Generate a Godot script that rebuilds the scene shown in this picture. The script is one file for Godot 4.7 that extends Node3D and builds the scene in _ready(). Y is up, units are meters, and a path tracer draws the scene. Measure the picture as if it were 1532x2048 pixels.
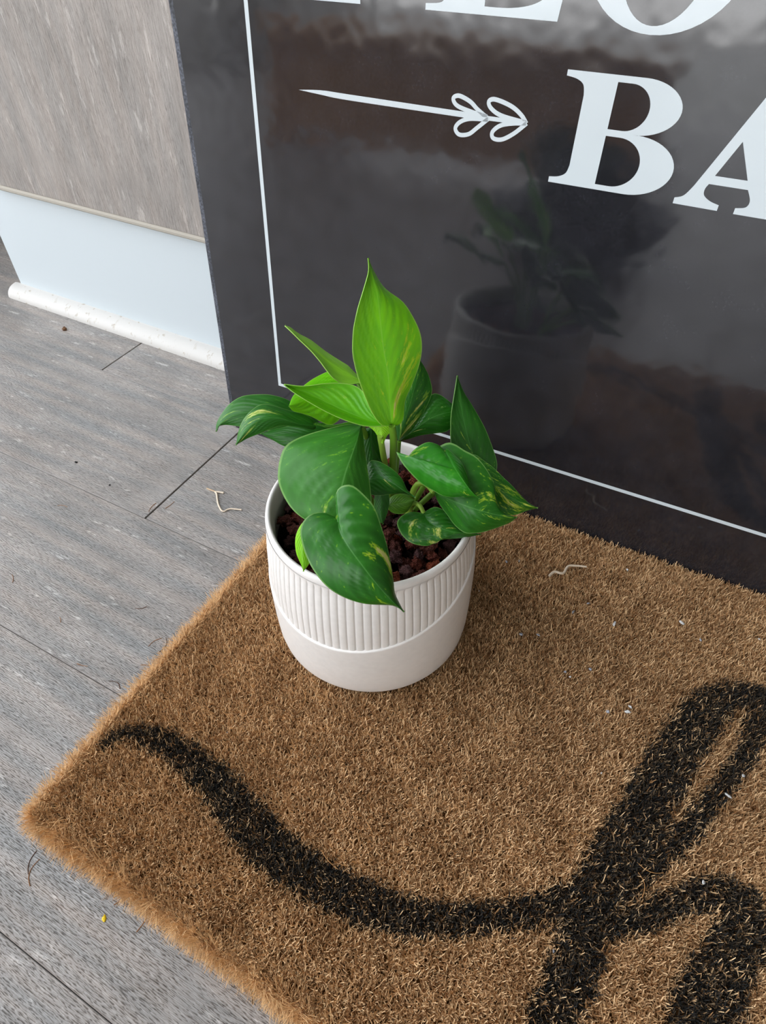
extends Node3D

const T := 0.018                      # height of the doormat's pile
const FOCAL := 1298.917               # focal length in pixels of the 1532 x 2048 frame
var eye := Vector3(0.1594, 0.464, 0.2682)
var look := Basis()
var rng := RandomNumberGenerator.new()
var used := {}
var M := {}

# ---------------------------------------------------------------- helpers
func numbered(called: String) -> String:
	if not used.has(called):
		used[called] = 0
		return called
	used[called] += 1
	return "%s_%03d" % [called, used[called]]

func tag(o: Node, label: String, category: String, group := "") -> Node:
	o.set_meta("label", label)
	o.set_meta("category", category)
	if group != "":
		o.set_meta("group", group)
	return o

func thing(called: String, label: String, category: String, at := Vector3.ZERO, group := "") -> Node3D:
	var o := Node3D.new()
	o.name = numbered(called)
	add_child(o)
	o.position = at
	tag(o, label, category, group)
	return o

func put(called: String, mesh: Mesh, mat: Material, parent: Node) -> MeshInstance3D:
	var o := MeshInstance3D.new()
	o.mesh = mesh
	o.material_override = mat
	o.cast_shadow = GeometryInstance3D.SHADOW_CASTING_SETTING_ON
	if parent == self:
		o.name = numbered(called)
		add_child(o)
	else:
		o.name = called
		parent.add_child(o, true)
	return o

func struct(called: String, mesh: Mesh, mat: Material, parent: Node = self) -> MeshInstance3D:
	var o := put(called, mesh, mat, parent)
	if parent == self:
		o.set_meta("kind", "structure")
		o.set_meta("label", called.replace("_", " "))
		o.set_meta("category", called.split("_")[0])
	return o

func label_structure(o: Node, label: String, category: String) -> void:
	o.set_meta("label", label)
	o.set_meta("category", category)

func point_at(px: float, py: float, depth: float) -> Vector3:
	return eye + look * Vector3((px - 766.0) / FOCAL * depth, (1024.0 - py) / FOCAL * depth, -depth)

func new_st() -> SurfaceTool:
	var st := SurfaceTool.new()
	st.begin(Mesh.PRIMITIVE_TRIANGLES)
	return st

func quad(st: SurfaceTool, a: Vector3, b: Vector3, c: Vector3, d: Vector3, ua := Vector2.ZERO, ub := Vector2.ZERO, uc := Vector2.ZERO, ud := Vector2.ZERO) -> void:
	var n := (c - a).cross(b - a).normalized()
	if n.length() < 0.5:
		n = (d - a).cross(c - a).normalized()
	var ps := [a, b, c, a, c, d]
	var us := [ua, ub, uc, ua, uc, ud]
	for i in 6:
		st.set_normal(n)
		st.set_uv(us[i])
		st.add_vertex(ps[i])

# a box with chamfered edges; UVs in metres on every face
func box_to(st: SurfaceTool, lo: Vector3, hi: Vector3, bevel := 0.0, swap := false, off := Vector2.ZERO) -> void:
	var b: float = minf(bevel, minf(minf(hi.x - lo.x, hi.y - lo.y), hi.z - lo.z) * 0.45)
	var c := (lo + hi) * 0.5
	var h := (hi - lo) * 0.5
	for axis in 3:
		for s in [-1.0, 1.0]:
			var u := (axis + 1) % 3
			var v := (axis + 2) % 3
			var ps := []
			var uvs := []
			for k in [[-1.0, -1.0], [-1.0, 1.0], [1.0, 1.0], [1.0, -1.0]]:
				var p := Vector3.ZERO
				p[axis] = s * h[axis]
				p[u] = k[0] * (h[u] - b)
				p[v] = k[1] * (h[v] - b)
				p += c
				ps.append(p)
				var uv := Vector2(p.x, p.z)
				if axis == 0:
					uv = Vector2(p.z, p.y)
				elif axis == 2:
					uv = Vector2(p.x, p.y)
				if swap:
					uv = Vector2(uv.y, uv.x)
				uvs.append(uv + off)
			if s > 0:
				quad(st, ps[0], ps[1], ps[2], ps[3], uvs[0], uvs[1], uvs[2], uvs[3])
			else:
				quad(st, ps[3], ps[2], ps[1], ps[0], uvs[3], uvs[2], uvs[1], uvs[0])
			if b > 0.0:                    # the chamfers along the edges of this face towards +u and +v
				for e in [-1.0, 1.0]:
					var q := []
					for k in [[-1.0, 0], [1.0, 0], [1.0, 1], [-1.0, 1]]:
						var p2 := Vector3.ZERO
						p2[v] = k[0] * (h[v] - b)
						if k[1] == 0:
							p2[axis] = s * h[axis]
							p2[u] = e * (h[u] - b)
						else:
							p2[axis] = s * (h[axis] - b)
							p2[u] = e * h[u]
						q.append(p2 + c)
					var n2 := Vector3.ZERO
					n2[axis] = s
					n2[u] = e
					if ((q[2] - q[0]) as Vector3).cross(q[1] - q[0]).dot(n2) < 0.0:
						q.reverse()
					quad(st, q[0], q[1], q[2], q[3], off, off, off, off)

func box_mesh(lo: Vector3, hi: Vector3, bevel := 0.0, swap := false, off := Vector2.ZERO) -> ArrayMesh:
	var st := new_st()
	box_to(st, lo, hi, bevel, swap, off)
	return st.commit()

func spline(ps: Array, t: float) -> Vector3:
	var n := ps.size() - 1
	var x := clampf(t, 0.0, 1.0) * n
	var i: int = mini(int(x), n - 1)
	var p0: Vector3 = ps[maxi(i - 1, 0)]
	var p1: Vector3 = ps[i]
	var p2: Vector3 = ps[i + 1]
	var p3: Vector3 = ps[mini(i + 2, n)]
	return p1.cubic_interpolate(p2, p0, p3, x - i)

func tube(ps: Array, r0: float, r1: float, segs := 16, sides := 8, flat := 1.0) -> ArrayMesh:
	var st := new_st()
	var rows := []
	var last := Vector3.RIGHT
	for i in segs + 1:
		var t := float(i) / segs
		var p := spline(ps, t)
		var d := (spline(ps, minf(t + 0.02, 1.0)) - spline(ps, maxf(t - 0.02, 0.0))).normalized()
		var a := (last - d * last.dot(d)).normalized()
		if a.length() < 0.5:
			a = d.cross(Vector3(0.3, 0.5, 0.8)).normalized()
		last = a
		var b := d.cross(a)
		var r := lerpf(r0, r1, t)
		var row := []
		for k in sides + 1:
			var w := TAU * k / sides
			var n := a * cos(w) + b * sin(w) * flat
			row.append([p + n * r, n.normalized(), Vector2(float(k) / sides, t)])
		rows.append(row)
	for i in segs:
		for k in sides:
			for v in [rows[i][k], rows[i + 1][k], rows[i + 1][k + 1], rows[i][k], rows[i + 1][k + 1], rows[i][k + 1]]:
				st.set_normal(v[1])
				st.set_uv(v[2])
				st.add_vertex(v[0])
	for e in [0, segs]:
		var mid := spline(ps, 0.0 if e == 0 else 1.0)
		var n := (mid - spline(ps, 0.05 if e == 0 else 0.95)).normalized()
		for k in sides:
			for v in [mid, rows[e][k][0], rows[e][k + 1][0]]:
				st.set_normal(n)
				st.set_uv(Vector2(0.5, 0.5))
				st.add_vertex(v)
	return st.commit()

# a grid of [point, uv] rows as a smooth surface
func sheet(st: SurfaceTool, rows: Array, closed := false) -> void:
	var nr := rows.size()
	var nc: int = rows[0].size()
	var normals := []
	for i in nr:
		var line := []
		for j in nc:
			var jl := j - 1
			var jr := j + 1
			if closed:
				if jl < 0: jl = nc - 2
				if jr > nc - 1: jr = 1
			jl = maxi(jl, 0)
			jr = mini(jr, nc - 1)
			var du: Vector3 = rows[i][jr][0] - rows[i][jl][0]
			var dv: Vector3 = rows[mini(i + 1, nr - 1)][j][0] - rows[maxi(i - 1, 0)][j][0]
			line.append(du.cross(dv).normalized())
		normals.append(line)
	for i in nr - 1:
		for j in nc - 1:
			for k in [[i, j], [i + 1, j], [i + 1, j + 1], [i, j], [i + 1, j + 1], [i, j + 1]]:
				st.set_normal(normals[k[0]][k[1]])
				st.set_uv(rows[k[0]][k[1]][1])
				st.add_vertex(rows[k[0]][k[1]][0])

func mat(color: Color, rough := 0.6, spec := 0.5) -> StandardMaterial3D:
	var m := StandardMaterial3D.new()
	m.albedo_color = color
	m.roughness = rough
	m.metallic_specular = spec
	m.cull_mode = BaseMaterial3D.CULL_DISABLED
	return m

func noise(seed_: int, freq: float, octaves := 4, kind := FastNoiseLite.TYPE_SIMPLEX_SMOOTH) -> FastNoiseLite:
	var n := FastNoiseLite.new()
	n.seed = seed_
	n.frequency = freq
	n.noise_type = kind
	n.fractal_octaves = octaves
	return n

func noise_bytes(seed_: int, freq: float, octaves: int, w: int, h: int, to_w: int, to_h: int) -> PackedByteArray:
	var im := noise(seed_, freq, octaves).get_seamless_image(w, h)
	im.convert(Image.FORMAT_L8)
	if w != to_w or h != to_h:
		im.resize(to_w, to_h, Image.INTERPOLATE_CUBIC)
	return im.get_data()

func texture(bytes: PackedByteArray, w: int, h: int, format: int) -> ImageTexture:
	var im := Image.create_from_data(w, h, false, format, bytes)
	return ImageTexture.create_from_image(im)

# grey weathered wood print with an embossed grain running along u
func wood_textures(seed_: int, dashes: float, flecks: float, level: float, banding: float) -> Array:
	var w := 1024
	var fine := noise_bytes(seed_, 0.20, 3, 84, w, w, w)         # long thin streaks
	var short := noise_bytes(seed_ + 1, 0.21, 3, 300, w, w, w)   # shorter embossed dashes
	var cloud := noise_bytes(seed_ + 2, 0.012, 4, 256, 256, w, w)
	var bands := noise_bytes(seed_ + 3, 0.022, 2, 64, 512, w, w)
	var fleck := noise_bytes(seed_ + 4, 0.035, 4, 256, 512, w, w)
	var grit := noise_bytes(seed_ + 5, 0.35, 2, w, w, w, w)
	var col := PackedByteArray()
	col.resize(w * w * 3)
	var hgt := PackedByteArray()
	hgt.resize(w * w)
	for i in w * w:
		var f := fine[i] / 255.0 - 0.5
		var s := short[i] / 255.0 - 0.5
		var c := cloud[i] / 255.0 - 0.5
		var b := bands[i] / 255.0 - 0.5
		var g := grit[i] / 255.0 - 0.5
		var v := level + 0.20 * f + 0.07 * s * dashes + 0.09 * c + 0.08 * b * banding + 0.07 * g
		var dash := clampf((-s - 0.13) * 7.0, 0.0, 1.0)
		v -= 0.12 * dash * dashes
		var k := clampf((fleck[i] / 255.0 + 0.25 * s + 0.12 * g - 0.75) * 8.0, 0.0, 1.0)
		v = lerpf(v, 0.86, k * flecks)
		var warm := 0.02 + 0.05 * b * banding
		col[i * 3] = int(clampf(v + warm * 0.8, 0.0, 1.0) * 255.0)
		col[i * 3 + 1] = int(clampf(v - 0.004, 0.0, 1.0) * 255.0)
		col[i * 3 + 2] = int(clampf(v - 0.012 - warm * 0.5, 0.0, 1.0) * 255.0)
		hgt[i] = int(clampf(0.6 + 0.45 * f + 0.5 * s * dashes - 0.35 * dash * dashes + 0.12 * g, 0.0, 1.0) * 255.0)
	return [texture(col, w, w, Image.FORMAT_RGB8), texture(hgt, w, w, Image.FORMAT_L8)]

func speckle_texture(seed_: int, base: Color, amount: float, size := 512, freq := 0.2) -> ImageTexture:
	var a := noise_bytes(seed_, freq, 3, size, size, size, size)
	var b := noise_bytes(seed_ + 1, 0.012, 4, size, size, size, size)
	var col := PackedByteArray()
	col.resize(size * size * 3)
	for i in size * size:
		var v := 1.0 + amount * ((a[i] / 255.0 - 0.5) * 1.2 + (b[i] / 255.0 - 0.5) * 0.8)
		col[i * 3] = int(clampf(base.r * v, 0.0, 1.0) * 255.0)
		col[i * 3 + 1] = int(clampf(base.g * v, 0.0, 1.0) * 255.0)
		col[i * 3 + 2] = int(clampf(base.b * v, 0.0, 1.0) * 255.0)
	return texture(col, size, size, Image.FORMAT_RGB8)

# off-white paint with scattered small scuffs and smudges
func stained_texture(seed_: int, base: Color, stain: Color) -> ImageTexture:
	var w := 512
	var a := noise_bytes(seed_, 0.03, 4, w, w, w, w)
	var b := noise_bytes(seed_ + 1, 0.15, 2, w, w, w, w)
	var col := PackedByteArray()
	col.resize(w * w * 3)
	for i in w * w:
		var k := clampf((a[i] / 255.0 + 0.25 * (b[i] / 255.0 - 0.5) - 0.76) * 7.0, 0.0, 0.8)
		var c := base.lerp(stain, k)
		col[i * 3] = int(c.r * 255.0)
		col[i * 3 + 1] = int(c.g * 255.0)
		col[i * 3 + 2] = int(c.b * 255.0)
	return texture(col, w, w, Image.FORMAT_RGB8)

func noise_height(seed_: int, freq: float, octaves := 3, size := 512) -> ImageTexture:
	return texture(noise_bytes(seed_, freq, octaves, size, size, size, size), size, size, Image.FORMAT_L8)

# the same in floating point, crossfaded so that it tiles: for mirror-like surfaces
func smooth_height(seed_: int, freq: float, octaves: int, size: int) -> ImageTexture:
	var n := noise(seed_, freq, octaves)
	var im := Image.create(size, size, false, Image.FORMAT_RF)
	for y in size:
		var fy := float(y) / size
		for x in size:
			var fx := float(x) / size
			var v := (n.get_noise_2d(x, y) * (1.0 - fx) + n.get_noise_2d(x - size, y) * fx) * (1.0 - fy) + (n.get_noise_2d(x, y - size) * (1.0 - fx) + n.get_noise_2d(x - size, y - size) * fx) * fy
			im.set_pixel(x, y, Color(0.5 + 0.5 * v, 0, 0))
	return ImageTexture.create_from_image(im)

func relief(m: StandardMaterial3D, tex: Texture2D, scale_cm: float) -> void:
	m.heightmap_enabled = true
	m.heightmap_texture = tex
	m.heightmap_scale = scale_cm

# ---------------------------------------------------------------- scene
func _ready() -> void:
	rng.seed = 20240611
	set_view()
	make_materials()
	make_room()
	make_sign()
	make_doormat()
	make_pot()
	make_rocks()
	make_plant()
	make_litter()
	make_outside_frame()

func set_view() -> void:
	look = Basis(Vector3.UP, 0.50701322) * Basis(Vector3.RIGHT, -0.8087143) * Basis(Vector3.BACK, -0.00872777)
	var cam := Camera3D.new()
	cam.name = "camera"
	cam.fov = rad_to_deg(2.0 * atan(1024.0 / FOCAL))
	cam.near = 0.02
	cam.far = 200.0
	cam.transform = Transform3D(look, eye)
	add_child(cam)
	cam.current = true

	var sky_mat := ProceduralSkyMaterial.new()
	sky_mat.sky_top_color = Color(0.90, 0.92, 0.95)
	sky_mat.sky_horizon_color = Color(0.96, 0.96, 0.96)
	sky_mat.ground_bottom_color = Color(0.36, 0.35, 0.34)
	sky_mat.ground_horizon_color = Color(0.55, 0.55, 0.55)
	var sky := Sky.new()
	sky.sky_material = sky_mat
	var env := Environment.new()
	env.background_mode = Environment.BG_SKY
	env.sky = sky
	env.background_energy_multiplier = 6.0
	env.tonemap_mode = Environment.TONE_MAPPER_LINEAR
	env.tonemap_exposure = 0.96
	env.sdfgi_enabled = true
	env.ssao_enabled = true
	env.ssil_enabled = true
	var we := WorldEnvironment.new()
	we.name = "world"
	we.environment = env
	add_child(we)

func make_materials() -> void:
	var wood := wood_textures(11, 1.35, 0.55, 0.56, 1.0)
	var wood2 := wood_textures(23, 0.55, 0.4, 0.615, 0.4)
	var m := mat(Color(1, 1, 1), 0.34, 0.5)
	m.albedo_texture = wood[0]
	m.uv1_scale = Vector3(1.0 / 0.42, 1.0 / 0.19, 1)
	relief(m, wood[1], 0.05)
	M.floor = m
	var p := mat(Color(0.93, 0.92, 0.91), 0.5, 0.4)
	p.albedo_texture = wood2[0]
	p.uv1_scale = Vector3(1.0 / 0.55, 1.0 / 0.24, 1)
	relief(p, wood2[1], 0.02)
	M.panel = p
	M.subfloor = mat(Color(0.07, 0.065, 0.06), 0.9)
	M.white = mat(Color(0.80, 0.835, 0.85), 0.38)
	var sh := mat(Color(1, 1, 1), 0.5)
	sh.albedo_texture = stained_texture(31, Color(0.80, 0.79, 0.77), Color(0.60, 0.54, 0.45))
	sh.uv1_triplanar = true
	sh.uv1_scale = Vector3(4, 4, 4)
	M.shoe = sh
	M.caulk = mat(Color(0.66, 0.635, 0.59), 0.8)
	M.wall = mat(Color(0.82, 0.81, 0.79), 0.8)
	M.ceiling = mat(Color(0.88, 0.88, 0.87), 0.9)
	M.door = mat(Color(0.16, 0.16, 0.17), 0.5)
	M.outdoor = mat(Color(0.62, 0.61, 0.59), 0.9)
	M.metal = mat(Color(0.7, 0.7, 0.7), 0.3)
	M.metal.metallic = 1.0

	var wave := smooth_height(41, 0.028, 2, 512)
	var face := mat(Color(1, 1, 1), 0.085, 0.68)
	face.albedo_texture = speckle_texture(43, Color(0.145, 0.146, 0.162), 0.36, 1024, 0.16)
	face.uv1_triplanar = true
	face.uv1_scale = Vector3(2.6, 2.6, 2.6)
	relief(face, wave, 0.016)
	M.sign_face = face
	var edge := mat(Color(1, 1, 1), 0.7)
	edge.albedo_texture = speckle_texture(45, Color(0.27, 0.28, 0.31), 0.9, 256, 0.2)
	edge.uv1_triplanar = true
	edge.uv1_scale = Vector3(8, 8, 8)
	M.sign_edge = edge
	var ink := mat(Color(0.80, 0.835, 0.85), 0.14, 0.5)
	ink.uv1_triplanar = true
	ink.uv1_scale = Vector3(2.6, 2.6, 2.6)
	relief(ink, wave, 0.012)
	M.sign_ink = ink

	var pot := mat(Color(1, 1, 1), 0.36, 0.5)
	pot.albedo_texture = speckle_texture(51, Color(0.92, 0.905, 0.885), 0.03, 512, 0.05)
	pot.uv1_triplanar = true
	pot.uv1_scale = Vector3(6, 6, 6)
	M.pot = pot
	M.soil = mat(Color(0.05, 0.035, 0.03), 1.0, 0.1)
	M.backing = mat(Color(0.42, 0.30, 0.18), 1.0, 0.1)
	var fib := mat(Color(1, 1, 1), 0.75, 0.25)
	fib.vertex_color_use_as_albedo = true
	fib.backlight_enabled = true
	fib.backlight = Color(0.4, 0.36, 0.32)
	M.fibre = fib

# ---------------------------------------------------------------- the room
func make_room() -> void:
	var back := -0.252            # front of the wood panelling
	var end := -0.731             # where the wall ends towards the doorway
	# the floor: a dark slab carrying the planks
	var fl := struct("floor", box_mesh(Vector3(-3.0, -0.20, -1.6), Vector3(3.0, -0.004, 4.0)), M.subfloor)
	label_structure(fl, "grey wood-look plank floor with embossed grain", "floor")
	var seams := [-1.406, -1.251, -1.096, -0.941, -0.786, -0.631, -0.476, -0.321, -0.1678, -0.0006, 0.152, 0.3044]
	for k in 24:
		seams.append(0.3044 + 0.1545 * (k + 1))
	seams.insert(0, -1.6)
	var length := 1.22
	var gap := 0.0008
	for r in seams.size() - 1:
		var z0: float = seams[r]
		var z1: float = minf(seams[r + 1], 4.0)
		if z0 >= 4.0:
			break
		var start := -3.0 + fposmod(r * 0.437, length) - length
		if absf(z0 + 0.321) < 0.01: start = -0.484 - 3.0 * length
		if absf(z0 + 0.1678) < 0.01: start = -0.2572 - 3.0 * length
		if absf(z0 + 0.0006) < 0.01: start = 0.35 - 4.0 * length
		if absf(z0 - 0.152) < 0.01: start = -0.62 - 3.0 * length
		if absf(z0 - 0.3044) < 0.01: start = 0.22 - 4.0 * length
		for c in 8:
			var x0: float = maxf(start + c * length, -3.0)
			var x1: float = minf(start + (c + 1) * length, 3.0)
			if x1 - x0 < 0.02:
				continue
			var off := Vector2(rng.randf() * 3.0, rng.randf() * 3.0)
			put("plank", box_mesh(Vector3(x0 + gap, -0.004, z0 + 0.0002), Vector3(x1 - gap, 0.0, z1 - 0.0002), 0.0004, false, off), M.floor, fl)
	# the panelled wall behind the sign
	var wall := struct("wall_back", box_mesh(Vector3(end, 0.0, -0.42), Vector3(3.0, 2.6, -0.272)), M.wall)
	label_structure(wall, "panelled wall behind the leaning sign", "wall")
	var x := -0.6835
	var widths := [0.86, 0.86, 0.86, 0.86, 0.86]
	for k in 5:
		var x1b: float = minf(x + widths[k], 3.0)
		put("panel", box_mesh(Vector3(x + 0.0005, 0.1615, -0.272), Vector3(x1b - 0.0005, 2.6, back), 0.0008, true, Vector2(0.35 * k + 0.1, 0.43 * k)), M.panel, wall)
		x = x1b
	put("corner_strip", box_mesh(Vector3(end, 0.1615, -0.272), Vector3(-0.6895, 2.6, back - 0.003), 0.002), M.caulk, wall)
	var base := struct("baseboard_back", box_mesh(Vector3(end, 0.0, -0.272), Vector3(3.0, 0.1575, -0.2585), 0.0015), M.white)
	label_structure(base, "white baseboard under grey wood panelling", "baseboard")
	var strip := struct("trim_1", box_mesh(Vector3(-0.6895, 0.1560, -0.272), Vector3(3.0, 0.1620, back + 0.0030), 0.0018), M.caulk)
	label_structure(strip, "thin beige strip between panelling and baseboard", "trim")
	# quarter-round shoe moulding with a rounded end
	var st := new_st()
	var rows := []
	var prof := []
	for k in 9:
		var a := PI * 0.5 * k / 8.0
		prof.append(Vector2(sin(a) * 0.0205, cos(a) * 0.0155))
	for s in [[-0.7475, 0.35], [-0.7465, 0.62], [-0.7445, 0.82], [-0.741, 0.95], [-0.736, 1.0], [3.0, 1.0]]:
		var row := []
		for q in prof:
			row.append([Vector3(s[0], q.y * s[1] + 0.0002, -0.2585 + q.x * s[1]), Vector2(s[0], q.x)])
		rows.append(row)
	sheet(st, rows)
	var capc := Vector3(-0.7475, 0.0002, -0.2585)
	for k in 8:
		for v in [capc, rows[0][k][0], rows[0][k + 1][0]]:
			st.set_normal(Vector3.LEFT)
			st.set_uv(Vector2.ZERO)
			st.add_vertex(v)
	var shoe := struct("trim_2", st.commit(), M.shoe)
	label_structure(shoe, "scuffed white quarter-round moulding along the floor", "trim")
	# doorway recess left of the wall, with a dark door
	var rec := struct("wall_recess", box_mesh(Vector3(-3.0, 0.0, -1.75), Vector3(3.0, 2.6, -1.6)), M.wall)
	label_structure(rec, "rear wall of the passage beyond the panelled wall", "wall")
	var dr := struct("door_1", box_mesh(Vector3(-1.10, 0.005, -1.02), Vector3(-1.06, 2.05, -0.22), 0.002), M.door)
	label_structure(dr, "dark door standing open beside the panelled wall", "door")
	var hd := put("handle", tube([Vector3(-1.06, 1.0, -0.28), Vector3(-1.0, 1.0, -0.28), Vector3(-0.995, 1.0, -0.29), Vector3(-0.995, 1.0, -0.40)], 0.009, 0.008), M.metal, dr)
	hd.set_meta("label", "brushed metal lever handle")
	# the other walls, with wide openings to the daylight in front and to the left
	var wr := struct("wall_right", box_mesh(Vector3(3.0, 0.0, -1.75), Vector3(3.15, 2.6, 4.15)), M.wall)
	label_structure(wr, "plain right wall of the room", "wall")
	var wl := struct("wall_left", box_mesh(Vector3(-3.15, 0.0, -1.75), Vector3(-3.0, 2.6, -0.6)), M.wall)
	label_structure(wl, "plain left wall around the wide window", "wall")
	put("wall_section", box_mesh(Vector3(-3.15, 0.0, -0.6), Vector3(-3.0, 0.35, 3.6)), M.wall, wl)
	put("wall_section", box_mesh(Vector3(-3.15, 2.4, -0.6), Vector3(-3.0, 2.6, 3.6)), M.wall, wl)
	put("wall_section", box_mesh(Vector3(-3.15, 0.0, 3.6), Vector3(-3.0, 2.6, 4.15)), M.wall, wl)
	var wf := struct("wall_front", box_mesh(Vector3(-3.15, 0.0, 4.0), Vector3(-2.2, 2.6, 4.15)), M.wall)
	label_structure(wf, "front wall around the wide open doorway", "wall")
	put("wall_section", box_mesh(Vector3(1.0, 0.0, 4.0), Vector3(3.15, 2.6, 4.15)), M.wall, wf)
	put("wall_section", box_mesh(Vector3(-2.2, 2.4, 4.0), Vector3(1.0, 2.6, 4.15)), M.wall, wf)
	var ce := struct("ceiling", box_mesh(Vector3(-3.15, 2.6, -1.75), Vector3(3.15, 2.75, -0.1)), M.ceiling)
	put("ceiling_section", box_mesh(Vector3(-3.15, 2.6, 2.6), Vector3(3.15, 2.75, 4.15)), M.ceiling, ce)
	put("ceiling_section", box_mesh(Vector3(-3.15, 2.6, -0.1), Vector3(-2.8, 2.75, 2.6)), M.ceiling, ce)
	put("ceiling_section", box_mesh(Vector3(-0.7, 2.6, -0.1), Vector3(3.15, 2.75, 2.6)), M.ceiling, ce)
	label_structure(ce, "white ceiling with a wide open skylight", "ceiling")
	var gr := struct("ground_outside", box_mesh(Vector3(-40, -0.4, -40), Vector3(40, -0.21, 40)), M.outdoor)
	label_structure(gr, "pale paved ground outside the room", "ground")

# ---------------------------------------------------------------- the sign
func sign_outline(ps: Array) -> PackedVector2Array:
	# entries [x, y, k] in millimetres; runs with k = 1 are drawn as curves
	var out := PackedVector2Array()
	var n := ps.size()
	for i in n:
		var a = ps[i]
		var b = ps[(i + 1) % n]
		var pa := Vector2(a[0], a[1])
		var pb := Vector2(b[0], b[1])
		out.append(pa)
		if a[2] + b[2] >= 1:
			var before = ps[(i + n - 1) % n]
			var after = ps[(i + 2) % n]
			var p0 := Vector2(before[0], before[1]) if a[2] == 1 else pa
			var p3 := Vector2(after[0], after[1]) if b[2] == 1 else pb
			for s in 5:
				out.append(pa.cubic_interpolate(pb, p0, p3, (s + 1) / 6.0))
	return out

func half_round(cx: float, cy: float, rx: float, ry: float, _up: bool) -> Array:
	var out := []
	for k in 25:
		var a := -PI * 0.5 + PI * k / 24.0
		out.append([cx + rx * cos(a), cy + ry * sin(a), 0])
	return out

func ellipse(cx: float, cy: float, rx: float, ry: float, n := 48) -> PackedVector2Array:
	var out := PackedVector2Array()
	for k in n:
		out.append(Vector2(cx + rx * cos(TAU * k / n), cy + ry * sin(TAU * k / n)))
	return out

func print_to(st: SurfaceTool, poly: PackedVector2Array, lift: float) -> void:
	var ids := Geometry2D.triangulate_polygon(poly)
	for k in range(0, ids.size(), 3):
		var a := poly[ids[k]]
		var b := poly[ids[k + 1]]
		var c := poly[ids[k + 2]]
		if (b - a).cross(c - a) > 0.0:
			var s := b
			b = c
			c = s
		for p in [a, b, c]:
			st.set_normal(Vector3.BACK)
			st.set_uv(p * 0.001)
			st.add_vertex(Vector3(p.x * 0.001, p.y * 0.001, lift))

func letter_mesh(outer: PackedVector2Array, holes: Array, cut_x: float) -> ArrayMesh:
	# cut the letter through its counters, so that each half is a simple outline
	var st := new_st()
	var big := 2000.0
	var halves := [PackedVector2Array([Vector2(cut_x - big, -big), Vector2(cut_x, -big), Vector2(cut_x, big), Vector2(cut_x - big, big)]), PackedVector2Array([Vector2(cut_x, -big), Vector2(cut_x + big, -big), Vector2(cut_x + big, big), Vector2(cut_x, big)])]
	for h in halves:
		var pieces: Array = [outer] if holes.is_empty() else Geometry2D.intersect_polygons(outer, h)
		for hole in holes:
			var next := []
			for p in pieces:
				next.append_array(Geometry2D.clip_polygons(p, hole))
			pieces = next
		for p in pieces:
			print_to(st, p, 0.0002)
		if holes.is_empty():
			break
	return st.commit()

func stroke_to(st: SurfaceTool, ps: Array, width: float, lift: float) -> void:
	var pts := []
	for p in ps:
		pts.append(Vector3(p[0], p[1], 0) * 0.001)
	var n := 40
	var prev := []
	for i in n + 1:
		var t := float(i) / n
		var p := spline(pts, t)
		var d := (spline(pts, minf(t + 0.01, 1.0)) - spline(pts, maxf(t - 0.01, 0.0))).normalized()
		var s := Vector3(-d.y, d.x, 0) * width * 0.0005
		var pair := [p + s + Vector3(0, 0, lift), p - s + Vector3(0, 0, lift)]
		if i > 0:
			for v in [prev[0], pair[0], pair[1], prev[0], pair[1], prev[1]]:
				st.set_normal(Vector3.BACK)
				st.set_uv(Vector2(v.x, v.y))
				st.add_vertex(v)
		prev = pair

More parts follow.
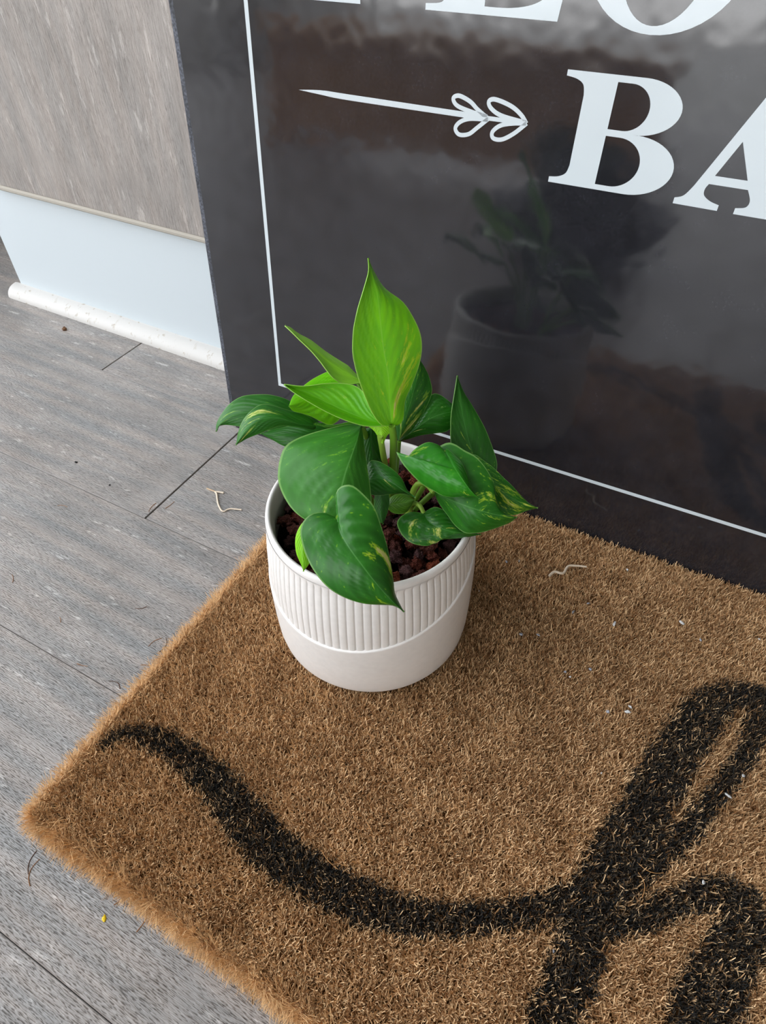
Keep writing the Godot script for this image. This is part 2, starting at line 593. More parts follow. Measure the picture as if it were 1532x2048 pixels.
func make_sign() -> void:
	var yaw := deg_to_rad(1.75)
	var lean := deg_to_rad(4.5)
	var basis_ := Basis(Vector3.UP, yaw) * Basis(Vector3.RIGHT, -lean)
	var origin := Vector3(0.178, 0.018, -0.1709)
	var s := thing("leaning_sign", "large black glossy sign with white border and lettering leaning on wall", "sign", Vector3.ZERO)
	var low := -0.0180
	s.transform = Transform3D(basis_, origin + basis_ * Vector3(0, low, 0))
	var hold := Vector3(0, -low, 0)
	var core := put("board", box_mesh(Vector3(-0.4490, 0.0, -0.0068), Vector3(0.5055, 0.80, -0.0008), 0.0010), M.sign_edge, s)
	core.set_meta("label", "dark speckled cut edge of the sign board")
	put("printed_face", box_mesh(Vector3(-0.4435, 0.0, -0.0008), Vector3(0.50, 0.795, 0.0), 0.0002), M.sign_face, s)
	# border
	var st := new_st()
	for r in [[-379.3, 56.0, -375.9, 728.0], [-375.9, 56.0, 436.0, 59.2], [432.6, 59.2, 436.0, 728.0], [-375.9, 724.8, 432.6, 728.0]]:
		print_to(st, PackedVector2Array([Vector2(r[0], r[1]), Vector2(r[2], r[1]), Vector2(r[2], r[3]), Vector2(r[0], r[3])]), 0.0002)
	var b := put("border_line", st.commit(), M.sign_ink, s)
	b.position = hold
	# arrow with two pairs of leaf loops
	st = new_st()
	print_to(st, sign_outline([[-337.3, 317.0, 0], [-318, 318.6, 1], [-295, 318.4, 1], [-208, 317.6, 0], [-192, 317.0, 0], [-164, 317.2, 0], [-164, 314.8, 0], [-192, 314.4, 0], [-208, 314.2, 0], [-295, 314.8, 1], [-318, 315.8, 1]]), 0.0002)
	var lift := 0.0002
	for loop in [
		[[-191, 316.5], [-203, 318.2], [-213, 320.6], [-216, 324.4], [-212, 326.2], [-204, 323.8], [-198.0, 319.8], [-190, 315.5]],
		[[-190, 315], [-203, 314.0], [-210, 311.1], [-212.6, 307.1], [-209.4, 303.9], [-202.6, 305.0], [-197, 309.5], [-190, 315.5]],
		[[-164, 316.2], [-181, 318.2], [-189, 321.6], [-191, 325.3], [-186.7, 326.8], [-175.5, 324.2], [-168, 320], [-163.9, 315.8]],
		[[-164, 315.8], [-172, 315.0], [-181, 312.7], [-186, 308.4], [-185, 304.8], [-178.8, 304.8], [-171, 309.4], [-163.7, 316]]]:
		lift += 0.00004
		stroke_to(st, loop, 2.6, lift)
	var ar := put("arrow_print", st.commit(), M.sign_ink, s)
	ar.position = hold
	# letters
	var bo := sign_outline([[-143.5, 347, 0], [-143.5, 343.9, 0], [-137, 342.8, 1], [-132.5, 340.2, 1], [-131, 335, 0], [-131, 296, 0], [-132.5, 291, 1], [-137, 288.4, 1], [-143, 287.5, 0], [-143, 284.2, 0]] + half_round(-93.5, 300.9, 26.3, 16.7, true) + half_round(-96.5, 332.2, 24.3, 14.8, true))
	var b1 := sign_outline([[-112.3, 318.9, 0]] + half_round(-103.5, 331.2, 13.0, 12.3, true) + [[-112.3, 343.5, 0]])
	var b2 := sign_outline([[-112.3, 287.4, 0]] + half_round(-103.5, 301.3, 15.6, 13.9, true) + [[-112.3, 315.2, 0]])
	var ao := sign_outline([[-62, 287.2, 0], [-62, 283.8, 0], [-35.5, 283.6, 0], [-35.5, 286.9, 0], [-41, 288.3, 1], [-45.5, 291, 1], [-46.3, 294.5, 1], [-45, 297.6, 0], [-22.8, 297.6, 0], [-19.6, 292, 1], [-20.5, 288.2, 1], [-26, 286.8, 0], [-26, 283.4, 0], [14, 283.4, 0], [14, 286.8, 0], [8, 288.2, 1], [4, 291, 0], [-25.5, 350, 0], [-28.5, 350, 0], [-53, 295.5, 0], [-57, 289.3, 1]])
	var a1 := sign_outline([[-43.2, 302.4, 0], [-24.8, 302.4, 0], [-34.8, 321.8, 0]])
	var lo := sign_outline([[-240, 372.9, 0], [-240, 369.6, 0], [-155, 369.3, 0], [-152.8, 391, 0], [-156, 391, 0], [-160.5, 383, 1], [-170, 376.7, 1], [-184, 373.9, 1], [-201, 373.6, 0], [-201, 424, 0], [-198.5, 428, 1], [-189, 429.4, 0], [-189, 432.4, 0], [-240, 432.4, 0], [-240, 429.4, 0], [-229.5, 428, 1], [-226.5, 424, 0], [-226.5, 378, 0], [-229.5, 374, 1]])
	for spec in [[bo, [b1, b2], -100.0], [ao, [a1], -33.5], [lo, [], 0.0], [ellipse(-100.8, 400.6, 41.5, 33.6), [ellipse(-101.2, 400.6, 22.5, 29.6)], -101.0]]:
		var l := put("letter", letter_mesh(spec[0], spec[1], spec[2]), M.sign_ink, s)
		l.position = hold
	var f2 := sign_outline([[-345, 372.9, 0], [-345, 369.6, 0], [-286.5, 369.6, 0], [-286.5, 372.9, 0], [-299, 374.2, 1], [-303, 378, 0], [-303, 398, 0], [-289, 398, 0], [-283.5, 391, 0], [-280.5, 391, 0], [-280.5, 411, 0], [-283.5, 411, 0], [-289, 401.5, 0], [-303, 401.5, 0], [-303, 428.8, 0], [-284, 428, 1], [-272, 420, 1], [-269, 412, 0], [-266, 412, 0], [-267.5, 432.4, 0], [-345, 432.4, 0], [-345, 429.4, 0], [-333, 428, 1], [-329, 424, 0], [-329, 378, 0], [-333, 374.2, 1]])
	var lf := put("letter", letter_mesh(f2, [], 0.0), M.sign_ink, s)
	lf.position = hold

# ---------------------------------------------------------------- the doormat
func blade(st: SurfaceTool, root: Vector3, tip: Vector3, bend: Vector3, width: float, side: Vector3) -> void:
	var mid := (root + tip) * 0.5 + bend
	if side.cross(tip - root).y < 0.0:
		side = -side
	var s := side * width * 0.5
	var n := side.cross(tip - root).normalized()
	var n1 := (n + side * 0.5).normalized()
	var n0 := (n - side * 0.5).normalized()
	var ps := [root - s, mid - s, mid + s, root - s, mid + s, root + s, mid - s, tip - s * 0.5, tip + s * 0.5, mid - s, tip + s * 0.5, mid + s]
	var ns := [n0, n0, n1, n0, n1, n1, n0, n0, n1, n0, n1, n1]
	for i in 12:
		st.set_normal(ns[i])
		st.add_vertex(ps[i])

func tuft(blades: int, height: float, spread: float, tilt: float, width: float) -> ArrayMesh:
	var st := new_st()
	for k in blades:
		var a := rng.randf() * TAU
		var root := Vector3(rng.randf_range(-1, 1), 0, rng.randf_range(-1, 1)) * spread
		var lean := Vector3(cos(a), 0, sin(a)) * height * tilt * rng.randf_range(0.25, 1.0)
		var tip := root + lean + Vector3.UP * height * rng.randf_range(0.8, 1.1)
		var w := a + PI * 0.5 + rng.randf_range(-0.7, 0.7)
		blade(st, root, tip, lean * -0.28, width * rng.randf_range(0.8, 1.2), Vector3(cos(w), 0, sin(w)))
	return st.commit()

func ink_mask(n: int, x0: float, z0: float, cell: float) -> PackedByteArray:
	var mask := PackedByteArray()
	mask.resize(n * n)
	var strokes := [
		[[-0.1127, 0.1909, 0.0032], [-0.1022, 0.1746, 0.0063], [-0.0744, 0.1688, 0.0089], [-0.0414, 0.1704, 0.0107], [-0.0096, 0.1779, 0.0130], [0.0257, 0.1871, 0.0141], [0.0551, 0.1909, 0.0132], [0.0902, 0.1889, 0.0121], [0.1208, 0.1821, 0.0112], [0.1481, 0.1702, 0.0089], [0.1735, 0.1546, 0.0082], [0.1982, 0.1361, 0.0090], [0.2173, 0.1181, 0.0121]],
		[[0.2181, 0.1207, 0.0139], [0.2254, 0.0915, 0.0154], [0.2348, 0.0521, 0.0161], [0.2444, 0.0049, 0.0160], [0.2571, -0.0380, 0.0150], [0.2678, -0.0583, 0.0115], [0.2838, -0.0697, 0.0090], [0.2989, -0.0743, 0.0084]],
		[[0.2989, -0.0743, 0.0093], [0.2919, -0.0460, 0.0083], [0.2872, -0.0184, 0.0073], [0.2759, 0.0150, 0.0067], [0.2632, 0.0508, 0.0073], [0.2474, 0.0796, 0.0078], [0.2322, 0.1054, 0.0092]],
		[[0.2207, 0.1193, 0.0136], [0.2199, 0.1374, 0.0139], [0.2199, 0.1568, 0.0135], [0.2175, 0.1764, 0.0127], [0.2169, 0.1915, 0.0121], [0.2170, 0.2079, 0.0118]],
		[[0.2277, 0.1331, 0.0059], [0.2447, 0.1195, 0.0062], [0.2586, 0.1031, 0.0078], [0.2757, 0.0862, 0.0088], [0.2887, 0.0776, 0.0103], [0.3004, 0.0794, 0.0123], [0.3044, 0.0884, 0.0135], [0.2985, 0.1057, 0.0147], [0.2933, 0.1247, 0.0157], [0.2884, 0.1427, 0.0159], [0.2860, 0.1585, 0.0147]]]
	for ps in strokes:
		var pts := []
		for p in ps:
			pts.append(Vector3(p[0], p[1], p[2]))
		for i in 161:
			var q := spline(pts, i / 160.0)
			var rc := int(ceil(q.z / cell))
			var cx := int((q.x - x0) / cell)
			var cz := int((q.y - z0) / cell)
			for dz in range(-rc, rc + 1):
				for dx in range(-rc, rc + 1):
					if (dx * dx + dz * dz) * cell * cell <= q.z * q.z:
						var gx := cx + dx
						var gz := cz + dz
						if gx >= 0 and gz >= 0 and gx < n and gz < n:
							mask[gz * n + gx] = 1
	return mask

func copies(called: String, mesh: Mesh, buffer: PackedFloat32Array, parent: Node) -> void:
	var mm := MultiMesh.new()
	mm.transform_format = MultiMesh.TRANSFORM_3D
	mm.use_colors = true
	mm.mesh = mesh
	mm.instance_count = buffer.size() / 16
	mm.buffer = buffer
	var o := MultiMeshInstance3D.new()
	o.name = called
	o.multimesh = mm
	o.material_override = M.fibre
	parent.add_child(o, true)
	o.set_meta("kind", "stuff")

func foot_line(x: float) -> float:          # just in front of the foot of the sign
	return -0.1709 - (x - 0.178) * 0.0306 + 0.0025

func make_doormat() -> void:
	var x0 := -0.1225
	var x1 := 0.6275
	var z0 := -0.198
	var z1 := 0.2475
	var d := thing("doormat", "brown coir doormat printed with looping black script", "doormat", Vector3(0, 0, 0))
	var bst := new_st()
	var bt := 0.0125
	var cor := [Vector2(x0 + 0.0015, z1 - 0.0015), Vector2(x1 - 0.0015, z1 - 0.0015), Vector2(x1 - 0.0015, foot_line(x1)), Vector2(x0 + 0.0015, foot_line(x0))]
	for k in 4:
		var ca: Vector2 = cor[k]
		var cb: Vector2 = cor[(k + 1) % 4]
		quad(bst, Vector3(ca.x, 0.0002, ca.y), Vector3(ca.x, bt, ca.y), Vector3(cb.x, bt, cb.y), Vector3(cb.x, 0.0002, cb.y))
	quad(bst, Vector3(cor[0].x, bt, cor[0].y), Vector3(cor[3].x, bt, cor[3].y), Vector3(cor[2].x, bt, cor[2].y), Vector3(cor[1].x, bt, cor[1].y))
	quad(bst, Vector3(cor[0].x, 0.0002, cor[0].y), Vector3(cor[1].x, 0.0002, cor[1].y), Vector3(cor[2].x, 0.0002, cor[2].y), Vector3(cor[3].x, 0.0002, cor[3].y))
	var back := put("backing", bst.commit(), M.backing, d)
	back.set_meta("label", "dark backing under the coir pile")
	var cell := 0.0008
	var n := 640
	var mask := ink_mask(n, x0 - 0.01, z0 - 0.01, cell)
	var edge_noise := noise(71, 170.0, 2)
	var tone := noise(72, 28.0, 3)
	var clump := noise(73, 420.0, 2)
	var light := Color(0.97, 0.83, 0.64).srgb_to_linear()
	var deep := Color(0.64, 0.48, 0.32).srgb_to_linear()
	var black := Color(0.17, 0.17, 0.165).srgb_to_linear()
	var kinds := []
	for k in 3:
		kinds.append([tuft(2, 0.0066, 0.0010, 0.58, 0.00066), PackedFloat32Array()])
	var total := 250000
	var bufs := [PackedFloat32Array(), PackedFloat32Array(), PackedFloat32Array()]
	for b in bufs:
		b.resize((total / 3 + 2) * 16)
	var counts := [0, 0, 0]
	var at := 0
	for i in total:
		var x: float
		if i % 7 == 0:
			x = rng.randf_range(0.42, x1)
		else:
			x = rng.randf_range(x0, 0.42)
		var z := rng.randf_range(z0, z1)
		if x * x + z * z < 0.0715 * 0.0715:
			continue
		if z < foot_line(x):
			continue
		var jx := x + edge_noise.get_noise_2d(x, z) * 0.004
		var jz := z + edge_noise.get_noise_2d(x + 7.0, z) * 0.004
		var gx := int((jx - x0 + 0.01) / cell)
		var gz := int((jz - z0 + 0.01) / cell)
		var inked := gx >= 0 and gz >= 0 and gx < n and gz < n and mask[gz * n + gx] == 1 and rng.randf() < 0.84 + 0.25 * edge_noise.get_noise_2d(x * 2.0, z * 2.0)
		var c: Color
		var w := clampf(0.46 + 0.30 * tone.get_noise_2d(x, z) + rng.randf_range(-0.55, 0.55), 0.0, 1.0)
		c = deep.lerp(light, w)
		if inked:
			c = black.lerp(c, clampf(rng.randf() * 0.5 - 0.28, 0.0, 1.0)) * rng.randf_range(0.7, 1.3)
		var edge := minf(minf(x - x0, x1 - x), z1 - z)
		var hgt := 1.0 + 0.30 * clump.get_noise_2d(x, z) + rng.randf_range(-0.2, 0.2)
		var lean := Vector3(rng.randf_range(-0.22, 0.22), 1, rng.randf_range(-0.22, 0.22))
		if edge < 0.008:
			var out := (1.0 - edge / 0.008)
			if z1 - z < 0.008: lean.z += 0.7 * out
			if x - x0 < 0.008: lean.x -= 0.45 * out
			if x1 - x < 0.008: lean.x += 0.45 * out
			hgt *= 1.0 - 0.25 * out
		var yv := lean.normalized()
		var xv := yv.cross(Vector3(sin(i * 1.7), 0, cos(i * 1.7))).normalized()
		var zv := xv.cross(yv)
		yv *= hgt
		var k := at % 3
		at += 1
		var p: int = counts[k] * 16
		counts[k] += 1
		var b: PackedFloat32Array = bufs[k]
		b[p] = xv.x; b[p + 1] = yv.x; b[p + 2] = zv.x; b[p + 3] = x
		b[p + 4] = xv.y; b[p + 5] = yv.y; b[p + 6] = zv.y; b[p + 7] = 0.0120
		b[p + 8] = xv.z; b[p + 9] = yv.z; b[p + 10] = zv.z; b[p + 11] = z
		b[p + 12] = c.r; b[p + 13] = c.g; b[p + 14] = c.b; b[p + 15] = 1.0
		bufs[k] = b
	for k in 3:
		var b2: PackedFloat32Array = bufs[k]
		b2.resize(counts[k] * 16)
		copies("coir_pile", kinds[k][0], b2, d)
	# the frayed pale fringe along the cut edges
	var fr := PackedFloat32Array()
	var pale := Color(0.95, 0.79, 0.58).srgb_to_linear()
	var strand := tuft(4, 0.010, 0.0018, 1.2, 0.00036)
	for i in 16000:
		var x := rng.randf_range(x0, x1)
		var z := z1 + rng.randf_range(-0.0035, 0.0005)
		var lean := Vector3(rng.randf_range(-0.9, 0.9), rng.randf_range(0.1, 1.2), rng.randf_range(0.3, 1.1))
		if i % 4 == 0:
			x = x0 + rng.randf_range(-0.0005, 0.002)
			z = rng.randf_range(foot_line(x0), z1)
			lean = Vector3(-rng.randf_range(0.1, 0.6), rng.randf_range(0.5, 1.3), rng.randf_range(-0.6, 0.6))
		elif i % 8 == 1:
			x = x1
			z = rng.randf_range(foot_line(x1), z1)
			lean = Vector3(rng.randf_range(0.1, 0.6), rng.randf_range(0.5, 1.3), rng.randf_range(-0.6, 0.6))
		var yv := lean.normalized()
		var xv := yv.cross(Vector3(sin(i * 2.3), 0.1, cos(i * 2.3))).normalized()
		var zv := xv.cross(yv)
		yv *= rng.randf_range(0.45, 0.95) if i % 9 else rng.randf_range(0.9, 1.35)
		var c := pale.lerp(deep, rng.randf() * 0.4)
		fr.append_array(PackedFloat32Array([xv.x, yv.x, zv.x, x, xv.y, yv.y, zv.y, rng.randf_range(0.001, 0.011), xv.z, yv.z, zv.z, z, c.r, c.g, c.b, 1.0]))
	copies("frayed_edge", strand, fr, d)

# ---------------------------------------------------------------- the pot
func pot_radius(y: float) -> float:
	var ps := [[0.0, 0.0735], [0.004, 0.0752], [0.012, 0.0763], [0.03, 0.0769], [0.06, 0.0771], [0.08, 0.0767], [0.1, 0.0752], [0.112, 0.0738], [0.122, 0.0722], [0.127, 0.0712]]
	for i in ps.size() - 1:
		if y <= ps[i + 1][0]:
			return lerpf(ps[i][1], ps[i + 1][1], clampf((y - ps[i][0]) / (ps[i + 1][0] - ps[i][0]), 0.0, 1.0))
	return 0.0712

func band_height(a: float) -> float:
	return 0.085 - 0.0265 * cos(a + deg_to_rad(5.0))

func ring_mesh(cols: int, rows_at: Callable, rows_n: int) -> ArrayMesh:
	var st := new_st()
	var rows := []
	for i in rows_n:
		var row := []
		for j in cols + 1:
			var a := TAU * j / cols
			var q: Vector2 = rows_at.call(a, i)
			row.append([Vector3(sin(a) * q.x, q.y, cos(a) * q.x), Vector2(a * 0.075, q.y)])
		rows.append(row)
	sheet(st, rows, true)
	return st.commit()

func make_pot() -> void:
	var p := thing("plant_pot", "round off-white ceramic pot with slanted ribbed upper band on doormat", "pot", Vector3(0, T, 0))
	var ribs := 84
	var lower := func(a: float, i: int) -> Vector2:
		var top := band_height(a)
		if i == 0: return Vector2(0.0, 0.0004)
		if i == 1: return Vector2(0.0705, 0.0)
		if i <= 4: return [Vector2(0.0722, 0.0004), Vector2(0.0735, 0.0013), Vector2(0.0744, 0.003)][i - 2]
		if i <= 14:
			var y := lerpf(0.005, top - 0.002, (i - 5) / 9.0)
			return Vector2(pot_radius(y), y)
		var r := pot_radius(top)
		return [Vector2(r, top - 0.0012), Vector2(r - 0.00015, top - 0.0005), Vector2(r - 0.0006, top), Vector2(r - 0.0013, top + 0.0002), Vector2(r - 0.002, top + 0.0002)][i - 15]
	put("body", ring_mesh(360, lower, 20), M.pot, p)
	var upper := func(a: float, i: int) -> Vector2:
		var low := band_height(a) - 0.0005
		var y := lerpf(low, 0.1215, i / 13.0)
		var rib: float = absf(sin(a * ribs * 0.5))
		var fade := smoothstep(0.0, 0.004, 0.1215 - y)
		var groove := (1.0 - pow(rib, 0.28)) * 0.0011 * fade
		return Vector2(pot_radius(y) - 0.0011 * clampf(fade + 0.2, 0.0, 1.0) - groove, y)
	put("ribbed_band", ring_mesh(ribs * 12, upper, 14), M.pot, p)
	var rim := func(a: float, i: int) -> Vector2:
		var out := [Vector2(0.0718, 0.1213), Vector2(0.0719, 0.1235), Vector2(0.0715, 0.1255), Vector2(0.0706, 0.1267), Vector2(0.0696, 0.127), Vector2(0.0686, 0.1266), Vector2(0.0678, 0.1252), Vector2(0.0674, 0.122), Vector2(0.067, 0.115), Vector2(0.0668, 0.10), Vector2(0.0666, 0.07)]
		return out[i]
	put("rim", ring_mesh(240, rim, 11), M.pot, p)
	var soil := func(_a: float, i: int) -> Vector2:
		return [Vector2(0.0664, 0.0985), Vector2(0.03, 0.100), Vector2(0.0, 0.1005)][i]
	var so := put("potting_soil", ring_mesh(64, soil, 3), M.soil, self)
	so.position = Vector3(0, T, 0)
	tag(so, "dark potting soil under the lava gravel in the pot", "soil")
	so.set_meta("kind", "stuff")

# ---------------------------------------------------------------- lava gravel
func rock_mesh(seed_: int) -> ArrayMesh:
	var shape := noise(seed_, 0.75, 2)
	var bumps := noise(seed_ + 100, 2.4, 2)
	var pits := noise(seed_ + 200, 2.1, 1, FastNoiseLite.TYPE_CELLULAR)
	pits.cellular_return_type = FastNoiseLite.RETURN_DISTANCE
	var st := new_st()
	var rows := []
	var nu := 30
	var nv := 20
	for i in nv + 1:
		var th := PI * i / nv
		var row := []
		for j in nu + 1:
			var ph := TAU * (j % nu) / nu
			var d := Vector3(sin(th) * cos(ph), cos(th), sin(th) * sin(ph))
			var r := 1.0 + 0.6 * shape.get_noise_3dv(d * 1.2) + 0.5 * (absf(bumps.get_noise_3dv(d * 0.7)) - 0.25)
			var q := pits.get_noise_3dv(d * 1.3)
			r -= 0.22 * smoothstep(-0.60, -0.95, q)
			row.append([d * r, Vector2(float(j) / nu, float(i) / nv)])
		rows.append(row)
	sheet(st, rows, true)
	return st.commit()

func make_rocks() -> void:
	var meshes := []
	for k in 8:
		meshes.append(rock_mesh(300 + k))
	var tones := []
	for c in [Color(0.62, 0.33, 0.27), Color(0.56, 0.33, 0.29), Color(0.50, 0.35, 0.345), Color(0.76, 0.39, 0.27), Color(0.66, 0.39, 0.33), Color(0.34, 0.21, 0.19)]:
		var m := mat(Color(1, 1, 1), 0.85, 0.3)
		m.albedo_texture = speckle_texture(400 + tones.size() * 3, c, 0.5, 128, 0.09)
		m.uv1_triplanar = true
		m.uv1_scale = Vector3(0.5, 0.5, 0.5)
		relief(m, M_pits(), 6.0)
		tones.append(m)
	var spots := []
	var tries := 0
	while spots.size() < 210 and tries < 9000:
		tries += 1
		var a := rng.randf() * TAU
		var r := sqrt(rng.randf()) * 0.0635
		var layer := 0 if spots.size() < 95 else 1
		var size := rng.randf_range(0.0034, 0.0054)
		if rng.randf() < 0.16: size *= 1.3
		if r + size > 0.0665: continue
		var p := Vector3(cos(a) * r, T + 0.1045 + layer * 0.0065 + rng.randf_range(-0.001, 0.001), sin(a) * r)
		var ok := true
		for s in spots:
			if s[0].distance_to(p) < (s[1] + size) * 0.80:
				ok = false
				break
		if ok:
			spots.append([p, size])
	var words := ["brick-red", "reddish brown", "purple-brown", "rusty orange-red", "brown", "very dark brown"]
	for s in spots:
		var tone: int = [0, 0, 1, 1, 2, 2, 3, 4, 4, 5][rng.randi() % 10]
		var o := put("lava_rock", meshes[rng.randi() % 8], tones[tone], self)
		o.position = s[0]
		var size: float = s[1]
		o.basis = Basis.from_euler(Vector3(rng.randf_range(-0.5, 0.5), rng.randf() * TAU, rng.randf_range(-0.5, 0.5))) * Basis.from_scale(Vector3(size * rng.randf_range(0.95, 1.35), size * rng.randf_range(0.65, 0.9), size * rng.randf_range(0.75, 1.05)))
		tag(o, "%s porous lava rock among the gravel inside the white pot" % words[tone], "rock", "%s lava rocks in the pot" % words[tone])

var pit_cache: ImageTexture
func M_pits() -> ImageTexture:
	if pit_cache == null:
		pit_cache = noise_height(77, 0.07, 3, 128)
	return pit_cache

# ---------------------------------------------------------------- the plant
func leaf_texture(seed_: int, base: Color, second: Color, mark: Color, amount: float, patches: Array) -> ImageTexture:
	var w := 128
	var h := 224
	var streak := noise(seed_, 1.0, 3)
	var mott := noise(seed_ + 1, 1.0, 3)
	var fine := noise(seed_ + 2, 1.0, 2)
	var col := PackedByteArray()
	col.resize(w * h * 3)
	var gain := 1.3 if base.g > 0.5 else 1.12
	base = Color(base.r * gain, base.g * gain, base.b * 0.95)
	second = Color(second.r * gain, second.g * gain, second.b * 0.95)
	for j in h:
		var t := (j + 0.5) / h
		for i in w:
			var u := ((i + 0.5) / w) * 2.0 - 1.0
			var au := absf(u)
			var q := t - au * 0.5                     # lines that follow the side veins
			var side := 3.0 if u > 0.0 else -3.0
			var s := streak.get_noise_2d(q * 16.0 + side, au * 2.2)
			var mo := mott.get_noise_2d(q * 4.0 + side, au * 2.0)
			var fi := fine.get_noise_2d(q * 42.0 + side, au * 9.0)
			var c := base.lerp(second, clampf(0.5 + mo * 0.9 + s * 0.25, 0.0, 1.0))
			var vein := pow(absf(sin(q * 26.0)), 14.0)
			c = c.lerp(second.lightened(0.12), vein * 0.18)
			var k := amount + s * 0.65 + fi * 0.6 + mo * 0.35 - 0.66
			for pa in patches:
				var du: float = (u - pa[0]) / pa[2]
				var dt: float = (q - (pa[1] - absf(pa[0]) * 0.5)) / pa[3]
				var e := du * du + dt * dt
				if e < 4.0:
					k += exp(-e * 1.3) * pa[4] * 1.25
			var hit := clampf(k * 5.0, 0.0, 1.0)
			var cream := clampf((k - 0.42) * 2.5, 0.0, 1.0)
			c = c.lerp(mark.lerp(Color(0.86, 0.83, 0.52), cream), hit * 0.9)
			if au < 0.022:
				c = c.lerp(second.lightened(0.25), 0.5)
			if au > 0.965 or t > 0.985:
				c = c.lerp(Color(0.70, 0.78, 0.52), 0.45)
			var o := (j * w + i) * 3
			col[o] = int(clampf(c.r, 0.0, 1.0) * 255.0)
			col[o + 1] = int(clampf(c.g, 0.0, 1.0) * 255.0)
			col[o + 2] = int(clampf(c.b, 0.0, 1.0) * 255.0)
	return texture(col, w, h, Image.FORMAT_RGB8)

# left edge, midrib and right edge run from the leaf's base to its tip; each point is [x, y] on the leaf's sheet, whose depth runs from d0 (base) to d1 (tip) with a bow in between; dl, dm, dr push the left edge, the crease and the right edge away
func leaf(parent: Node, label: String, left: Array, mid: Array, right: Array, d0: float, d1: float, bow: float, dl: float, dr: float, m: Material) -> void:
	var n := 44
	var half := 11
	var lines := []
	for ps in [left, mid, right]:
		var pts := []
		for p in ps:
			pts.append(Vector3(p[0], p[1], 0))
		# even steps along the line
		var lens := [0.0]
		var prev := spline(pts, 0.0)
		for i in 160:
			var q := spline(pts, (i + 1) / 160.0)
			lens.append(lens[-1] + q.distance_to(prev))
			prev = q
		var out := []
		var k := 0
		for i in n + 1:
			var goal: float = lens[-1] * i / n
			while k < 159 and lens[k + 1] < goal:
				k += 1
			var span: float = maxf(lens[k + 1] - lens[k], 1e-6)
			out.append(spline(pts, (k + clampf((goal - lens[k]) / span, 0.0, 1.0)) / 160.0))
		lines.append(out)
	var top := []
	for i in n + 1:
		var t := float(i) / n
		var depth := lerpf(d0, d1, t) + bow * sin(PI * t)
		var swell := sqrt(maxf(sin(PI * clampf(t * 0.93 + 0.05, 0.0, 1.0)), 0.0))
		var row := []
		for j in 2 * half + 1:
			var u := float(j - half) / half
			var e: Vector3 = lines[0][i] if u < 0.0 else lines[2][i]
			var c: Vector3 = lines[1][i]
			var au := absf(u)
			var p := c.lerp(e, au)
			var off := (dl if u < 0.0 else dr) * swell * pow(au, 1.5)
			var ridge := 0.00035 * sin((t - au * 0.5) * 52.0) * au * (1.0 - au) * 4.0 * swell
			row.append([point_at(p.x, p.y, depth + off + ridge), Vector2((u + 1.0) * 0.5, t)])
		top.append(row)
	# a second skin 0.5 mm behind, joined along the rim
	var under := []
	for i in n + 1:
		var row := []
		for j in 2 * half + 1:
			var du: Vector3 = top[i][mini(j + 1, 2 * half)][0] - top[i][maxi(j - 1, 0)][0]
			var dv: Vector3 = top[mini(i + 1, n)][j][0] - top[maxi(i - 1, 0)][j][0]
			var nn := du.cross(dv).normalized()
			var view: Vector3 = (top[i][j][0] - eye).normalized()
			if nn.dot(view) < 0.0:
				nn = -nn
			row.append([top[i][j][0] + nn * 0.0005, top[i][j][1]])
		under.append(row)
	var st := new_st()
	sheet(st, top)
	sheet(st, under)
	for i in n:
		for j in [0, 2 * half]:
			quad(st, top[i][j][0], top[i + 1][j][0], under[i + 1][j][0], under[i][j][0], top[i][j][1], top[i + 1][j][1], under[i + 1][j][1], under[i][j][1])
	var o := put("leaf", st.commit(), m, parent)
	o.set_meta("label", label)

func leaf_material(seed_: int, base: Color, second: Color, mark: Color, amount: float, patches: Array, rough := 0.36) -> StandardMaterial3D:
	var m := mat(Color(1, 1, 1), rough, 0.38)
	m.albedo_texture = leaf_texture(seed_, base, second, mark, amount, patches)
	m.backlight_enabled = true
	m.backlight = Color(0.28, 0.34, 0.10)
	return m

